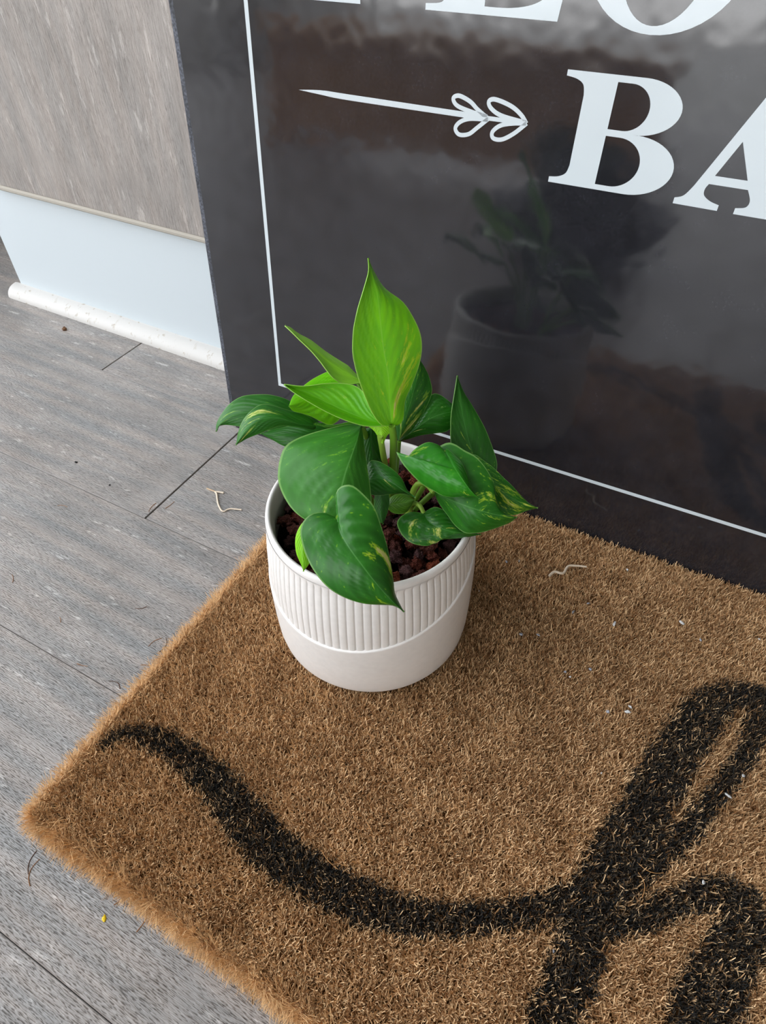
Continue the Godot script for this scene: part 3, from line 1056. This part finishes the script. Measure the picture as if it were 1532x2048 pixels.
func make_plant() -> void:
	var p := thing("pothos_plant", "leafy green pothos plant with yellow-flecked leaves in white pot", "plant", Vector3(0, 0, 0))
	var bright := Color(0.36, 0.60, 0.09)
	var bright2 := Color(0.30, 0.54, 0.12)
	var green := Color(0.155, 0.37, 0.10)
	var green2 := Color(0.20, 0.44, 0.15)
	var dark := Color(0.115, 0.325, 0.085)
	var dark2 := Color(0.15, 0.385, 0.115)
	var lime := Color(0.60, 0.74, 0.15)
	var stem_m := mat(Color(0.42, 0.60, 0.16), 0.45)
	var pale_m := mat(Color(0.55, 0.70, 0.24), 0.45)

	# stems and leaf stalks first
	var stalks := [
		[[[784, 851, 0.402], [787, 885, 0.414], [785, 950, 0.436], [778, 1015, 0.462]], 0.0022, 0.0030, stem_m],
		[[[760, 872, 0.404], [765, 900, 0.414], [772, 950, 0.436], [772, 1015, 0.462]], 0.0019, 0.0022, pale_m],
		[[[724, 852, 0.409], [738, 890, 0.424], [755, 960, 0.445], [762, 1020, 0.463]], 0.0017, 0.0021, stem_m],
		[[[712, 755, 0.424], [740, 830, 0.430], [758, 930, 0.446], [765, 1010, 0.464]], 0.0014, 0.0019, stem_m],
		[[[632, 850, 0.434], [690, 870, 0.432], [740, 930, 0.445], [758, 1005, 0.464]], 0.0014, 0.0019, stem_m],
		[[[798, 883, 0.434], [794, 925, 0.444], [788, 975, 0.456], [784, 1015, 0.466]], 0.0016, 0.0020, stem_m],
		[[[868, 984, 0.417], [850, 966, 0.421], [832, 972, 0.428], [822, 1000, 0.440], [815, 1040, 0.456]], 0.0019, 0.0022, pale_m],
		[[[890, 905, 0.408], [872, 930, 0.424], [840, 985, 0.442], [812, 1030, 0.460]], 0.0015, 0.0020, stem_m],
		[[[945, 932, 0.434], [910, 950, 0.440], [860, 990, 0.450], [820, 1030, 0.464]], 0.0014, 0.0020, stem_m],
		[[[962, 944, 0.444], [930, 950, 0.448], [870, 985, 0.456], [826, 1022, 0.468]], 0.0014, 0.0020, stem_m],
		[[[848, 1027, 0.430], [838, 1010, 0.432], [825, 1010, 0.442], [812, 1040, 0.458]], 0.0014, 0.0018, pale_m],
		[[[676, 1036, 0.369], [700, 1000, 0.385], [730, 985, 0.420], [752, 1020, 0.458]], 0.0015, 0.0020, stem_m]]
	for s in stalks:
		var pts := []
		for q in s[0]:
			pts.append(point_at(q[0], q[1], q[2]))
		put("stalk", tube(pts, s[1], s[2], 18, 8), s[3], p)

	# tall upright bright leaf
	leaf(p, "tall upright bright green leaf with pale streaks",
		[[781, 851], [763, 850], [744, 824], [729, 790], [716, 753], [706, 709], [707, 662], [716, 617], [731, 568], [738, 540], [736.5, 516]],
		[[783, 851], [779, 790], [776, 748], [765, 683], [755, 591], [742, 540], [736.5, 516]],
		[[786, 851], [796, 851], [807, 838], [810, 803], [823, 772], [838, 732], [844, 698], [840, 664], [823, 628], [804, 602], [770, 576], [750, 546], [736.5, 516]],
		0.401, 0.372, -0.003, -0.006, 0.010,
		leaf_material(501, bright, bright2, Color(0.66, 0.80, 0.12), 0.12, [[0.55, 0.20, 0.4, 0.10, 0.8], [0.6, 0.42, 0.3, 0.05, 0.6], [0.3, 0.12, 0.2, 0.06, 0.6], [0.7, 0.55, 0.2, 0.04, 0.5], [-0.3, 0.18, 0.2, 0.05, 0.3], [-0.3, 0.80, 0.2, 0.05, 0.3]]))
	# bright leaf to its left
	leaf(p, "bright green leaf pointing sideways from the main stem",
		[[783, 850], [737, 852], [700, 843], [661, 827], [622, 806], [590, 786], [568, 769]],
		[[783, 850], [740, 841], [700, 826], [661, 808], [620, 788], [590, 777], [568, 769]],
		[[783, 850], [772, 838], [752, 822], [737, 800], [724, 781], [706, 770], [677, 766], [648, 767.5], [606, 773], [568, 769]],
		0.402, 0.392, 0.002, -0.006, -0.004,
		leaf_material(505, Color(0.30, 0.54, 0.07), Color(0.25, 0.49, 0.09), lime, 0.08, [[0.5, 0.5, 0.3, 0.05, 0.5]]))
	# small pale sheath under their joint
	leaf(p, "small pale green sheath under the bright leaves",
		[[736, 852], [748, 862], [756, 874], [763, 886]], [[762, 852], [763, 862], [764, 874], [765, 888]], [[787, 851], [783, 862], [774, 872], [767, 888]],
		0.403, 0.405, 0.0, 0.002, 0.002, leaf_material(508, Color(0.46, 0.66, 0.16), Color(0.42, 0.62, 0.16), lime, 0.0, []))
	# slim rolled leaf seen edge-on
	leaf(p, "slim pale leaf seen edge-on pointing up",
		[[722, 766], [690, 768], [668, 757], [654, 741], [640, 722], [622, 701], [598, 678], [583, 663], [570, 651]],
		[[724, 764], [705, 752], [680, 738], [655, 722], [632, 702], [605, 681], [588, 665], [570, 651]],
		[[726, 762], [715, 750], [703, 738], [695, 730], [677, 719], [651, 702], [622, 680], [598, 667], [580, 654], [570, 651]],
		0.418, 0.402, 0.0, -0.008, 0.010, leaf_material(511, Color(0.47, 0.66, 0.24), Color(0.42, 0.62, 0.20), lime, 0.05, []))
	# round bright leaf behind
	leaf(p, "round bright green leaf tucked behind other leaves",
		[[704, 746], [704, 738], [687, 736], [658, 742], [627, 757], [604, 774], [586, 792], [578, 812]],
		[[704, 746], [676, 765], [646, 782], [615, 797], [594, 807], [578, 812]],
		[[704, 746], [700, 790], [688, 828], [664, 850], [645, 845], [624, 834], [604, 827], [586, 822], [578, 812]],
		0.424, 0.408, 0.004, 0.004, 0.006, leaf_material(514, Color(0.34, 0.58, 0.07), Color(0.30, 0.54, 0.08), Color(0.24, 0.45, 0.08), 0.1, []))
	# two dark drooping leaves on the left and one under them
	leaf(p, "dark green drooping leaf on the far side of the pot",
		[[640, 852], [600, 866], [540, 862], [500, 856], [465, 851], [448, 850], [438, 853], [432, 863]],
		[[640, 848], [600, 832], [550, 822], [500, 824], [465, 832], [443, 846], [432, 863]],
		[[640, 846], [618, 822], [577, 800], [549, 791], [523, 788.5], [486, 792], [460, 807], [442, 829], [433, 847], [432, 863]],
		0.440, 0.432, -0.008, 0.003, 0.006, leaf_material(517, dark, dark2, Color(0.45, 0.62, 0.18), 0.05, [[0.4, 0.82, 0.25, 0.04, 0.9], [-0.2, 0.9, 0.3, 0.05, 0.6]]))
	leaf(p, "dark green drooping leaf with broad yellow-green streak",
		[[632, 856], [625, 860], [600, 855], [560, 852], [523, 866], [497, 876], [481, 885], [472, 890]],
		[[632, 852], [600, 848], [560, 836], [525, 838], [500, 853], [484, 872], [472, 890]],
		[[632, 850], [624, 838], [609, 829], [577, 820], [546, 811], [525, 808.5], [510, 815], [491, 833], [478, 858], [472, 890]],
		0.418, 0.408, -0.008, 0.004, 0.006, leaf_material(520, dark, dark2, Color(0.52, 0.64, 0.22), 0.04, [[0.62, 0.60, 0.35, 0.13, 1.1], [0.35, 0.75, 0.3, 0.05, 0.8], [-0.4, 0.85, 0.35, 0.08, 1.0]]))
	leaf(p, "dark green leaf half hidden under the drooping leaves",
		[[690, 862], [640, 900], [600, 902], [567, 892], [545, 880], [520, 867]], [[690, 860], [640, 872], [590, 872], [550, 869], [520, 867]], [[690, 856], [650, 846], [600, 848], [560, 856], [520, 867]],
		0.430, 0.430, -0.004, 0.003, 0.004, leaf_material(523, dark, dark2, lime, 0.0, []))
	# thin light tip peeping out above the large leaf
	leaf(p, "narrow light green leaf tip above the large leaf",
		[[712, 850], [690, 856], [660, 857], [640, 852], [627, 848]], [[712, 847], [690, 850], [660, 853], [640, 850], [627, 848]], [[712, 842], [695, 844], [672, 849], [645, 849], [627, 848]],
		0.412, 0.412, 0.0, 0.001, 0.001, leaf_material(525, Color(0.26, 0.50, 0.10), Color(0.24, 0.46, 0.1), lime, 0.1, []))
	# dark leaf behind the large one
	leaf(p, "dark green leaf standing behind the large leaf",
		[[742, 853], [728, 862], [722, 890], [728, 930], [738, 960], [752, 985]], [[743, 853], [742, 880], [746, 920], [752, 960], [756, 985]], [[744, 853], [754, 872], [763, 897], [771, 930], [770, 960], [760, 985]],
		0.414, 0.426, 0.0, 0.004, 0.004, leaf_material(527, dark, dark2, lime, 0.0, []))
	# large leaf and the heart-shaped one hanging over the rim
	leaf(p, "large broad green leaf with faint yellow flecks",
		[[722, 850], [700, 848], [660, 856], [614, 869], [584, 882], [568, 896], [560, 917], [556, 942], [557, 966], [568, 994], [585, 1019], [608, 1038], [640, 1052], [672, 1056]],
		[[722, 850], [714, 880], [702, 915], [690, 950], [680, 990], [675, 1025], [672, 1056]],
		[[722, 850], [726, 868], [729, 896], [735, 937], [741, 978], [742, 1010], [728, 1040], [700, 1055], [672, 1056]],
		0.406, 0.384, -0.010, 0.010, 0.008, leaf_material(530, green, green2, Color(0.44, 0.66, 0.16), 0.14, [[-0.35, 0.80, 0.45, 0.028, 0.75], [-0.25, 0.35, 0.25, 0.05, 0.25]]))
	leaf(p, "heart-shaped green leaf with cream streak hanging over the pot rim",
		[[676, 1037], [661, 1029], [646, 1024.5], [623, 1028], [607, 1042], [600.5, 1062], [603, 1082], [610, 1106], [623, 1134], [642, 1161], [664, 1181.5], [694, 1197.5], [728, 1207.5], [763, 1210], [783, 1211], [796, 1216], [808.5, 1224]],
		[[676, 1037], [680, 1063], [696, 1092], [719, 1124], [751, 1165], [782, 1200], [808.5, 1224]],
		[[676, 1037], [674, 1019], [671, 996], [676, 978], [690, 970], [707, 972], [728.5, 990], [749, 1015], [763, 1054], [774, 1090], [781, 1124], [787, 1161], [790, 1186], [799, 1206], [808.5, 1224]],
		0.370, 0.374, -0.012, 0.007, 0.009, leaf_material(533, dark, dark2, Color(0.60, 0.74, 0.14), 0.07, [[0.30, 0.50, 0.22, 0.045, 0.7], [0.72, 0.62, 0.30, 0.05, 1.3], [0.85, 0.72, 0.12, 0.08, 0.9], [-0.35, 0.78, 0.25, 0.05, 0.5], [-0.6, 0.86, 0.3, 0.05, 0.5]], 0.30))
	leaf(p, "small light green leaf showing its pale underside at the rim",
		[[616, 1034], [600, 1052], [591, 1075], [592, 1104], [602, 1129], [607, 1143]], [[622, 1040], [612, 1060], [606, 1085], [605, 1115], [607, 1143]], [[640, 1050], [630, 1075], [622, 1100], [619, 1125], [607, 1143]],
		0.384, 0.392, 0.0, 0.002, 0.002, leaf_material(536, Color(0.40, 0.62, 0.10), Color(0.36, 0.58, 0.10), Color(0.55, 0.74, 0.18), 0.12, []))
	# dark leaves by the stem
	leaf(p, "small dark leaf with one yellow mark beside the stem",
		[[728, 950], [738, 924], [751, 921], [767, 927], [786, 939], [804, 958], [815, 980], [831, 995]], [[728, 965], [755, 956], [785, 966], [808, 982], [831, 995]], [[728, 985], [742, 990], [763, 991], [786, 988], [808, 987.5], [831, 995]],
		0.412, 0.402, -0.004, 0.005, 0.006, leaf_material(539, dark, dark2, Color(0.48, 0.58, 0.26), -0.1, [[0.1, 0.42, 0.3, 0.05, 1.0], [0.5, 0.55, 0.2, 0.05, 0.6]]))
	leaf(p, "deep green leaf folded down below the small dark leaf",
		[[752, 980], [748, 1000], [750, 1025], [758, 1042], [766, 1048]], [[765, 982], [763, 1005], [762, 1028], [766, 1048]], [[778, 986], [779, 1005], [776, 1022], [771, 1036], [766, 1048]],
		0.428, 0.436, 0.0, 0.002, 0.003, leaf_material(542, dark, dark2, lime, 0.0, []))
	leaf(p, "small rounded pale leaf low beside the stem",
		[[776, 1010], [780, 996], [795, 988], [815, 989], [829, 1000]], [[776, 1010], [790, 1008], [805, 1006], [818, 1003], [829, 1000]], [[776, 1010], [781, 1023], [796, 1028], [814, 1024], [829, 1000]],
		0.436, 0.430, 0.0, 0.004, 0.004, leaf_material(544, Color(0.24, 0.42, 0.10), Color(0.30, 0.48, 0.14), lime, 0.0, []))
	# leaves on the right
	leaf(p, "dark upright leaf with bold yellow-green streaks behind the tall leaf",
		[[797, 884], [788, 850], [790, 800], [808, 750], [826, 725], [838, 716]], [[797, 884], [808, 850], [822, 800], [834, 755], [838, 716]], [[797, 884], [825, 860], [846, 827], [859, 801], [864, 783], [862, 766], [854, 743], [838, 716]],
		0.434, 0.424, -0.004, 0.004, 0.006, leaf_material(547, dark, dark2, Color(0.55, 0.68, 0.20), 0.26, [[0.35, 0.12, 0.5, 0.10, 0.9], [0.5, 0.42, 0.35, 0.05, 1.0], [0.7, 0.28, 0.3, 0.03, 0.8], [-0.3, 0.2, 0.4, 0.06, 0.7]], 0.3))
	leaf(p, "glossy dark leaf with a cream streak pointing at the sign",
		[[797, 884], [812, 850], [840, 808], [864, 788.5], [878, 788.5], [893, 798], [909, 811], [931, 820]], [[797, 884], [830, 858], [865, 835], [900, 824], [931, 820]], [[797, 884], [815, 879], [841, 871], [870, 867], [893, 863], [906, 852], [921, 830], [931, 820]],
		0.438, 0.436, -0.006, 0.004, 0.006, leaf_material(550, dark, dark2, Color(0.66, 0.74, 0.42), -0.02, [[0.28, 0.28, 0.25, 0.05, 1.0], [-0.3, 0.7, 0.2, 0.04, 0.5]], 0.22))
	leaf(p, "upright plain green leaf next to the sign",
		[[958, 950], [925, 945], [908, 915], [902, 886], [902, 839], [905, 813], [910, 782], [915, 751]], [[962, 950], [945, 905], [932, 860], [922, 810], [915, 751]], [[966, 950], [988, 955], [994, 938], [992, 915], [974, 865], [961, 839], [943, 808], [927, 782], [915, 751]],
		0.442, 0.422, -0.002, -0.004, 0.006, leaf_material(553, dark, dark2, Color(0.55, 0.70, 0.2), 0.04, [[-0.3, 0.45, 0.12, 0.02, 0.8], [-0.1, 0.3, 0.12, 0.02, 0.8]]))
	leaf(p, "pointed leaf heavily streaked with yellow at the plant's edge",
		[[930, 915], [949, 909], [969, 922], [988, 936], [1004, 952], [1024, 971], [1042, 991], [1058, 1006], [1075.6, 1016]], [[930, 930], [965, 950], [1000, 980], [1035, 1002], [1075.6, 1016]], [[930, 950], [960, 1000], [990, 1028], [1015, 1031], [1034, 1029], [1055, 1021], [1075.6, 1016]],
		0.434, 0.426, -0.004, 0.004, 0.006, leaf_material(556, dark, dark2, Color(0.68, 0.76, 0.20), 0.34, [[0.4, 0.7, 0.5, 0.12, 0.55], [-0.6, 0.62, 0.3, 0.10, 0.5], [0.1, 0.88, 0.6, 0.07, 0.6]]))
	leaf(p, "broad green leaf with speckled tip lying over the rim",
		[[868, 984], [852, 950], [866, 905], [892, 886], [910, 888.5], [928, 900], [949, 911], [965, 927], [979, 948], [989, 971], [992, 998], [997, 1018], [1007, 1028], [1020, 1031], [1034, 1034]],
		[[868, 984], [892, 996], [920, 1008], [955, 1020], [995, 1030], [1034, 1034]],
		[[868, 984], [878, 1007], [896, 1032], [910, 1051], [928, 1065], [944, 1067], [967, 1064], [1001, 1053], [1024, 1043], [1034, 1034]],
		0.418, 0.410, -0.010, 0.006, 0.010, leaf_material(559, dark, dark2, Color(0.62, 0.74, 0.18), 0.10, [[-0.55, 0.74, 0.30, 0.09, 0.75], [0.2, 0.72, 0.5, 0.10, 0.45], [-0.15, 0.9, 0.6, 0.06, 0.55]]))
	leaf(p, "smooth glossy green leaf with pale tip in front of the others",
		[[890, 903], [882, 893], [873, 888], [857, 884], [841, 890], [825, 902], [808, 921], [792, 902], [802, 923], [818, 943], [841, 966], [864, 980], [887, 992], [914, 994.5], [940, 992], [959, 998]],
		[[890, 903], [900, 920], [914, 942], [930, 966], [944, 984], [959, 998]],
		[[890, 903], [894, 898], [910, 911], [924, 927], [935, 952], [944, 978], [959, 998]],
		0.408, 0.398, -0.010, 0.012, 0.008, leaf_material(562, Color(0.12, 0.40, 0.07), Color(0.16, 0.45, 0.10), Color(0.55, 0.70, 0.2), 0.0, [[-0.9, 0.2, 0.25, 0.07, 0.7], [-0.75, 0.32, 0.12, 0.05, 0.5], [-0.5, 0.93, 0.6, 0.05, 0.9]], 0.27))
	leaf(p, "dark heart-shaped leaf with cream blotches low inside the rim",
		[[848, 1027], [833, 1024], [818, 1024.5], [803, 1032], [794, 1044], [797, 1058], [807, 1074], [825, 1087], [853, 1092], [869, 1086], [887, 1079], [914, 1077], [938, 1074], [962, 1069]],
		[[848, 1027], [858, 1044], [880, 1056], [910, 1064], [962, 1069]],
		[[848, 1027], [852, 1022], [870, 1014], [890, 1022], [912, 1044], [935, 1060], [962, 1069]],
		0.428, 0.424, -0.006, 0.006, 0.006, leaf_material(565, dark, dark2, Color(0.60, 0.68, 0.26), 0.08, [[-0.15, 0.40, 0.3, 0.08, 0.9], [-0.85, 0.62, 0.25, 0.06, 1.4], [-0.6, 0.25, 0.3, 0.07, 0.7], [0.3, 0.55, 0.2, 0.04, 0.6]], 0.28))

# ---------------------------------------------------------------- litter
func strand(called: String, label: String, category: String, ps: Array, y: float, r: float, color: Color, group := "") -> void:
	var pts := []
	var c := Vector3.ZERO
	for q in ps:
		c += Vector3(q[0], 0, q[1])
	c /= ps.size()
	c.y = y
	for i in ps.size():
		var up: float = r * 0.9 + (ps[i][2] if ps[i].size() > 2 else 0.0)
		pts.append(Vector3(ps[i][0], y + up, ps[i][1]) - c)
	var o := put(called, tube(pts, r, r * 0.7, 24, 6), mat(color, 0.7, 0.3), self)
	o.position = c
	tag(o, label, category, group)

func crumb_mesh(seed_: int) -> ArrayMesh:
	var nn := noise(seed_, 0.9, 2)
	var st := new_st()
	var rows := []
	for i in 8:
		var th := PI * i / 7.0
		var row := []
		for j in 11:
			var ph := TAU * (j % 10) / 10.0
			var d := Vector3(sin(th) * cos(ph), cos(th), sin(th) * sin(ph))
			row.append([d * (1.0 + 0.7 * nn.get_noise_3dv(d * 1.5)), Vector2(j / 10.0, i / 7.0)])
		rows.append(row)
	sheet(st, rows, true)
	return st.commit()

func crumb(called: String, label: String, category: String, x: float, y: float, z: float, size: Vector3, turn: float, m: Material, mesh: Mesh, group := "") -> void:
	var o := put(called, mesh, m, self)
	o.transform = Transform3D(Basis(Vector3.UP, turn) * Basis.from_scale(size), Vector3(x, y + size.y * 0.7, z))
	tag(o, label, category, group)

func make_litter() -> void:
	strand("curled_thread", "cream curled root thread lying on the grey planks", "thread", [[-0.2105, -0.0649], [-0.2186, -0.0622], [-0.2154, -0.0598], [-0.205, -0.0493], [-0.195, -0.0437], [-0.191, -0.0498], [-0.1797, -0.0543]], 0.0, 0.0011, Color(0.88, 0.82, 0.74))
	strand("short_thread", "short cream thread beside the curled one on the planks", "thread", [[-0.23, -0.0619], [-0.224, -0.0622], [-0.2186, -0.0625]], 0.0, 0.0009, Color(0.82, 0.72, 0.60))
	strand("pale_thread", "pale wavy thread lying on the coir mat by the sign", "thread", [[0.1165, -0.1034], [0.1189, -0.1097], [0.1259, -0.1116], [0.1273, -0.1212], [0.1329, -0.1249], [0.1417, -0.1283]], T + 0.0012, 0.0013, Color(0.82, 0.75, 0.66))
	var specks := crumb_mesh(601)
	var specks2 := crumb_mesh(602)
	var white := mat(Color(0.80, 0.80, 0.79), 0.6)
	var grey := mat(Color(0.62, 0.63, 0.66), 0.6)
	var spots := [[0.0782, -0.1016, 2], [0.0875, -0.108, 1.5], [0.1737, -0.1431, 2.2], [0.1542, -0.0921, 2.2], [0.1458, -0.0778, 2.2], [0.1785, -0.0822, 3], [0.2261, -0.1091, 2.6], [0.2426, -0.0997, 1.8], [0.2836, -0.1225, 2.0], [0.1157, -0.0368, 2.6], [0.1279, -0.0429, 1.8], [0.1734, -0.0322, 3.0], [0.1572, -0.021, 2.0], [0.1618, -0.0187, 1.6], [0.1946, -0.0041, 2.6], [0.2074, -0.011, 2.6], [0.208, -0.0158, 2.0], [0.0692, -0.0608, 1.2], [0.2881, -0.0019, 2.2], [0.281, 0.0168, 2.4], [0.2761, 0.0786, 2.0], [0.2071, 0.1564, 1.2], [0.2028, 0.0422, 1.3], [-0.0403, 0.1414, 1.0]]
	for s in spots:
		var r: float = s[2] * 0.00052
		crumb("white_crumb", "tiny whitish crumb lying on the coir pile of the doormat", "crumb", s[0], T + 0.0006, s[1], Vector3(r * rng.randf_range(0.8, 1.7), r * 0.7, r * rng.randf_range(0.6, 1.0)), rng.randf() * TAU, white if rng.randf() < 0.55 else grey, specks if rng.randf() < 0.5 else specks2, "crumbs on the doormat")
	crumb("yellow_flake", "small bright yellow flake on the planks by the mat", "flake", -0.0404, 0.0, 0.2688, Vector3(0.0011, 0.0004, 0.0021), 0.9, mat(Color(0.90, 0.76, 0.06), 0.5), specks)
	crumb("brown_crumb", "brown crumb on the planks near the moulding", "crumb", -0.5988, 0.0, -0.2134, Vector3(0.0032, 0.0024, 0.0028), 0.4, mat(Color(0.42, 0.29, 0.18), 0.8), specks2)
	crumb("black_speck", "tiny black speck on the grey planks, larger of two", "speck", -0.3797, 0.0, -0.0272, Vector3(0.0015, 0.0009, 0.0012), 0.2, mat(Color(0.06, 0.06, 0.06), 0.7), specks)
	crumb("black_speck", "tiniest black speck on the planks beside a larger speck", "speck", -0.322, 0.0, -0.0185, Vector3(0.0010, 0.0006, 0.0009), 0.8, mat(Color(0.07, 0.07, 0.07), 0.7), specks2)
	crumb("white_bit", "white bit on the planks near the end joint", "crumb", -0.187, 0.0, -0.052, Vector3(0.0009, 0.0006, 0.0008), 0.8, white, specks2)
	crumb("dark_crumb", "small dark crumb on the planks left of the mat edge", "crumb", -0.262, 0.0, 0.168, Vector3(0.0013, 0.0008, 0.0009), 0.8, mat(Color(0.10, 0.10, 0.10), 0.7), specks)
	# loose coir fibres on the planks
	for q in [[25, 1157, 0.010], [125, 1013, 0.011], [305, 1015, 0.013], [340, 1010, 0.012], [282, 1215, 0.010], [230, 1370, 0.012], [310, 1285, 0.012], [325, 1290, 0.014], [295, 1335, 0.013], [85, 1595, 0.012], [65, 1725, 0.014], [70, 1745, 0.016], [240, 1795, 0.010], [285, 1835, 0.016], [370, 1870, 0.010], [410, 1925, 0.016], [120, 1240, 0.006], [165, 1330, 0.010], [500, 1985, 0.012], [260, 1680, 0.010]]:
		var base := point_on_floor(q[0], q[1])
		var a := rng.randf() * TAU
		var len_: float = q[2]
		var d := Vector2(cos(a), sin(a))
		var n := Vector2(-d.y, d.x) * rng.randf_range(-0.5, 0.5)
		var o := Vector2(base.x, base.z)
		var pts := []
		for k in 4:
			var t := k / 3.0
			var w := o + d * len_ * (t - 0.5) + n * len_ * sin(PI * t) * 0.5
			pts.append([w.x, w.y, 0.0])
		strand("loose_fibre", "loose brown coir fibre lying on the planks beside the doormat", "fibre", pts, 0.0, 0.00028, Color(0.58, 0.40, 0.24) if rng.randf() < 0.6 else Color(0.34, 0.22, 0.14), "loose fibres on the planks")
	# stray longer fibres lying on top of the pile
	for q in [[1000, 1165, 0.05], [1290, 1330, 0.018], [1260, 1300, 0.016], [1330, 1330, 0.018], [1390, 1310, 0.015], [1160, 1680, 0.018], [1300, 1735, 0.016], [600, 1400, 0.02], [530, 1415, 0.015], [660, 1720, 0.016], [740, 1660, 0.012], [900, 1430, 0.014], [1080, 1390, 0.014], [460, 1780, 0.018], [620, 1890, 0.014], [1280, 1770, 0.014], [1500, 1300, 0.02], [560, 1250, 0.012], [400, 1470, 0.012]]:
		var base := point_on_floor(q[0], q[1], T)
		var a := rng.randf() * TAU
		if q[2] > 0.04: a = 0.9
		var len_: float = q[2]
		var d := Vector2(cos(a), sin(a))
		var n := Vector2(-d.y, d.x) * rng.randf_range(-0.6, 0.6)
		var o := Vector2(base.x, base.z)
		var pts := []
		for k in 5:
			var t := k / 4.0
			var w := o + d * len_ * (t - 0.5) + n * len_ * sin(PI * t) * 0.5
			pts.append([w.x, w.y, 0.0006 + 0.0012 * sin(PI * t)])
		strand("stray_fibre", "long stray tan fibre lying on top of the doormat pile", "fibre", pts, T - 0.0006, 0.00026, Color(0.70, 0.52, 0.33), "stray fibres on the doormat")

func point_on_floor(px: float, py: float, y := 0.0) -> Vector3:
	var d := look * Vector3((px - 766.0) / FOCAL, (1024.0 - py) / FOCAL, -1.0)
	return eye + d * ((y - eye.y) / d.y)

# ---------------------------------------------------------------- things behind the camera that the glossy sign mirrors
func make_outside_frame() -> void:
	var wood := mat(Color(0.82, 0.62, 0.42), 0.5)
	var bench := thing("wooden_bench", "low brown wooden bench standing behind the photographer", "bench", Vector3(-0.62, 0, 1.55))
	put("seat", box_mesh(Vector3(-0.60, 0.28, -0.2), Vector3(0.60, 0.32, 0.2), 0.006), wood, bench)
	put("back_panel", box_mesh(Vector3(-0.57, 0.03, -0.17), Vector3(0.57, 0.28, -0.14), 0.004), wood, bench)
	for sx in [-1, 1]:
		for sz in [-1, 1]:
			put("leg", box_mesh(Vector3(sx * 0.55 - 0.03, 0, sz * 0.15 - 0.03), Vector3(sx * 0.55 + 0.03, 0.28, sz * 0.15 + 0.03), 0.004), wood, bench)
	var bowl := thing("planter_bowl", "low dark planter bowl with green foliage behind the photographer", "planter", Vector3(-0.07, 0, 0.74))
	var prof := [Vector2(0.0, 0.0), Vector2(0.09, 0.0), Vector2(0.13, 0.02), Vector2(0.165, 0.06), Vector2(0.175, 0.10), Vector2(0.168, 0.105), Vector2(0.16, 0.095), Vector2(0.0, 0.09)]
	var shape := func(_a: float, i: int) -> Vector2: return prof[i]
	put("bowl", ring_mesh(48, shape, 8), mat(Color(0.05, 0.05, 0.055), 0.5), bowl)
	var lm := mat(Color(0.10, 0.26, 0.08), 0.45)
	for k in 46:
		var a := rng.randf() * TAU
		var r := rng.randf_range(0.0, 0.13)
		var root := Vector3(cos(a) * r * 0.5, 0.09, sin(a) * r * 0.5)
		var tip := Vector3(cos(a) * (r + 0.04), rng.randf_range(0.15, 0.23), sin(a) * (r + 0.04))
		var st := new_st()
		var rows := []
		for i in 6:
			var t := i / 5.0
			var c := root.lerp(tip, t) + Vector3.UP * 0.02 * sin(PI * t)
			var side := Vector3(-sin(a), 0, cos(a)) * 0.022 * sin(PI * clampf(t * 0.95 + 0.04, 0, 1))
			rows.append([[c - side, Vector2(0, t)], [c - Vector3.UP * 0.004, Vector2(0.5, t)], [c + side, Vector2(1, t)]])
		sheet(st, rows)
		put("leaf", st.commit(), lm, bowl)
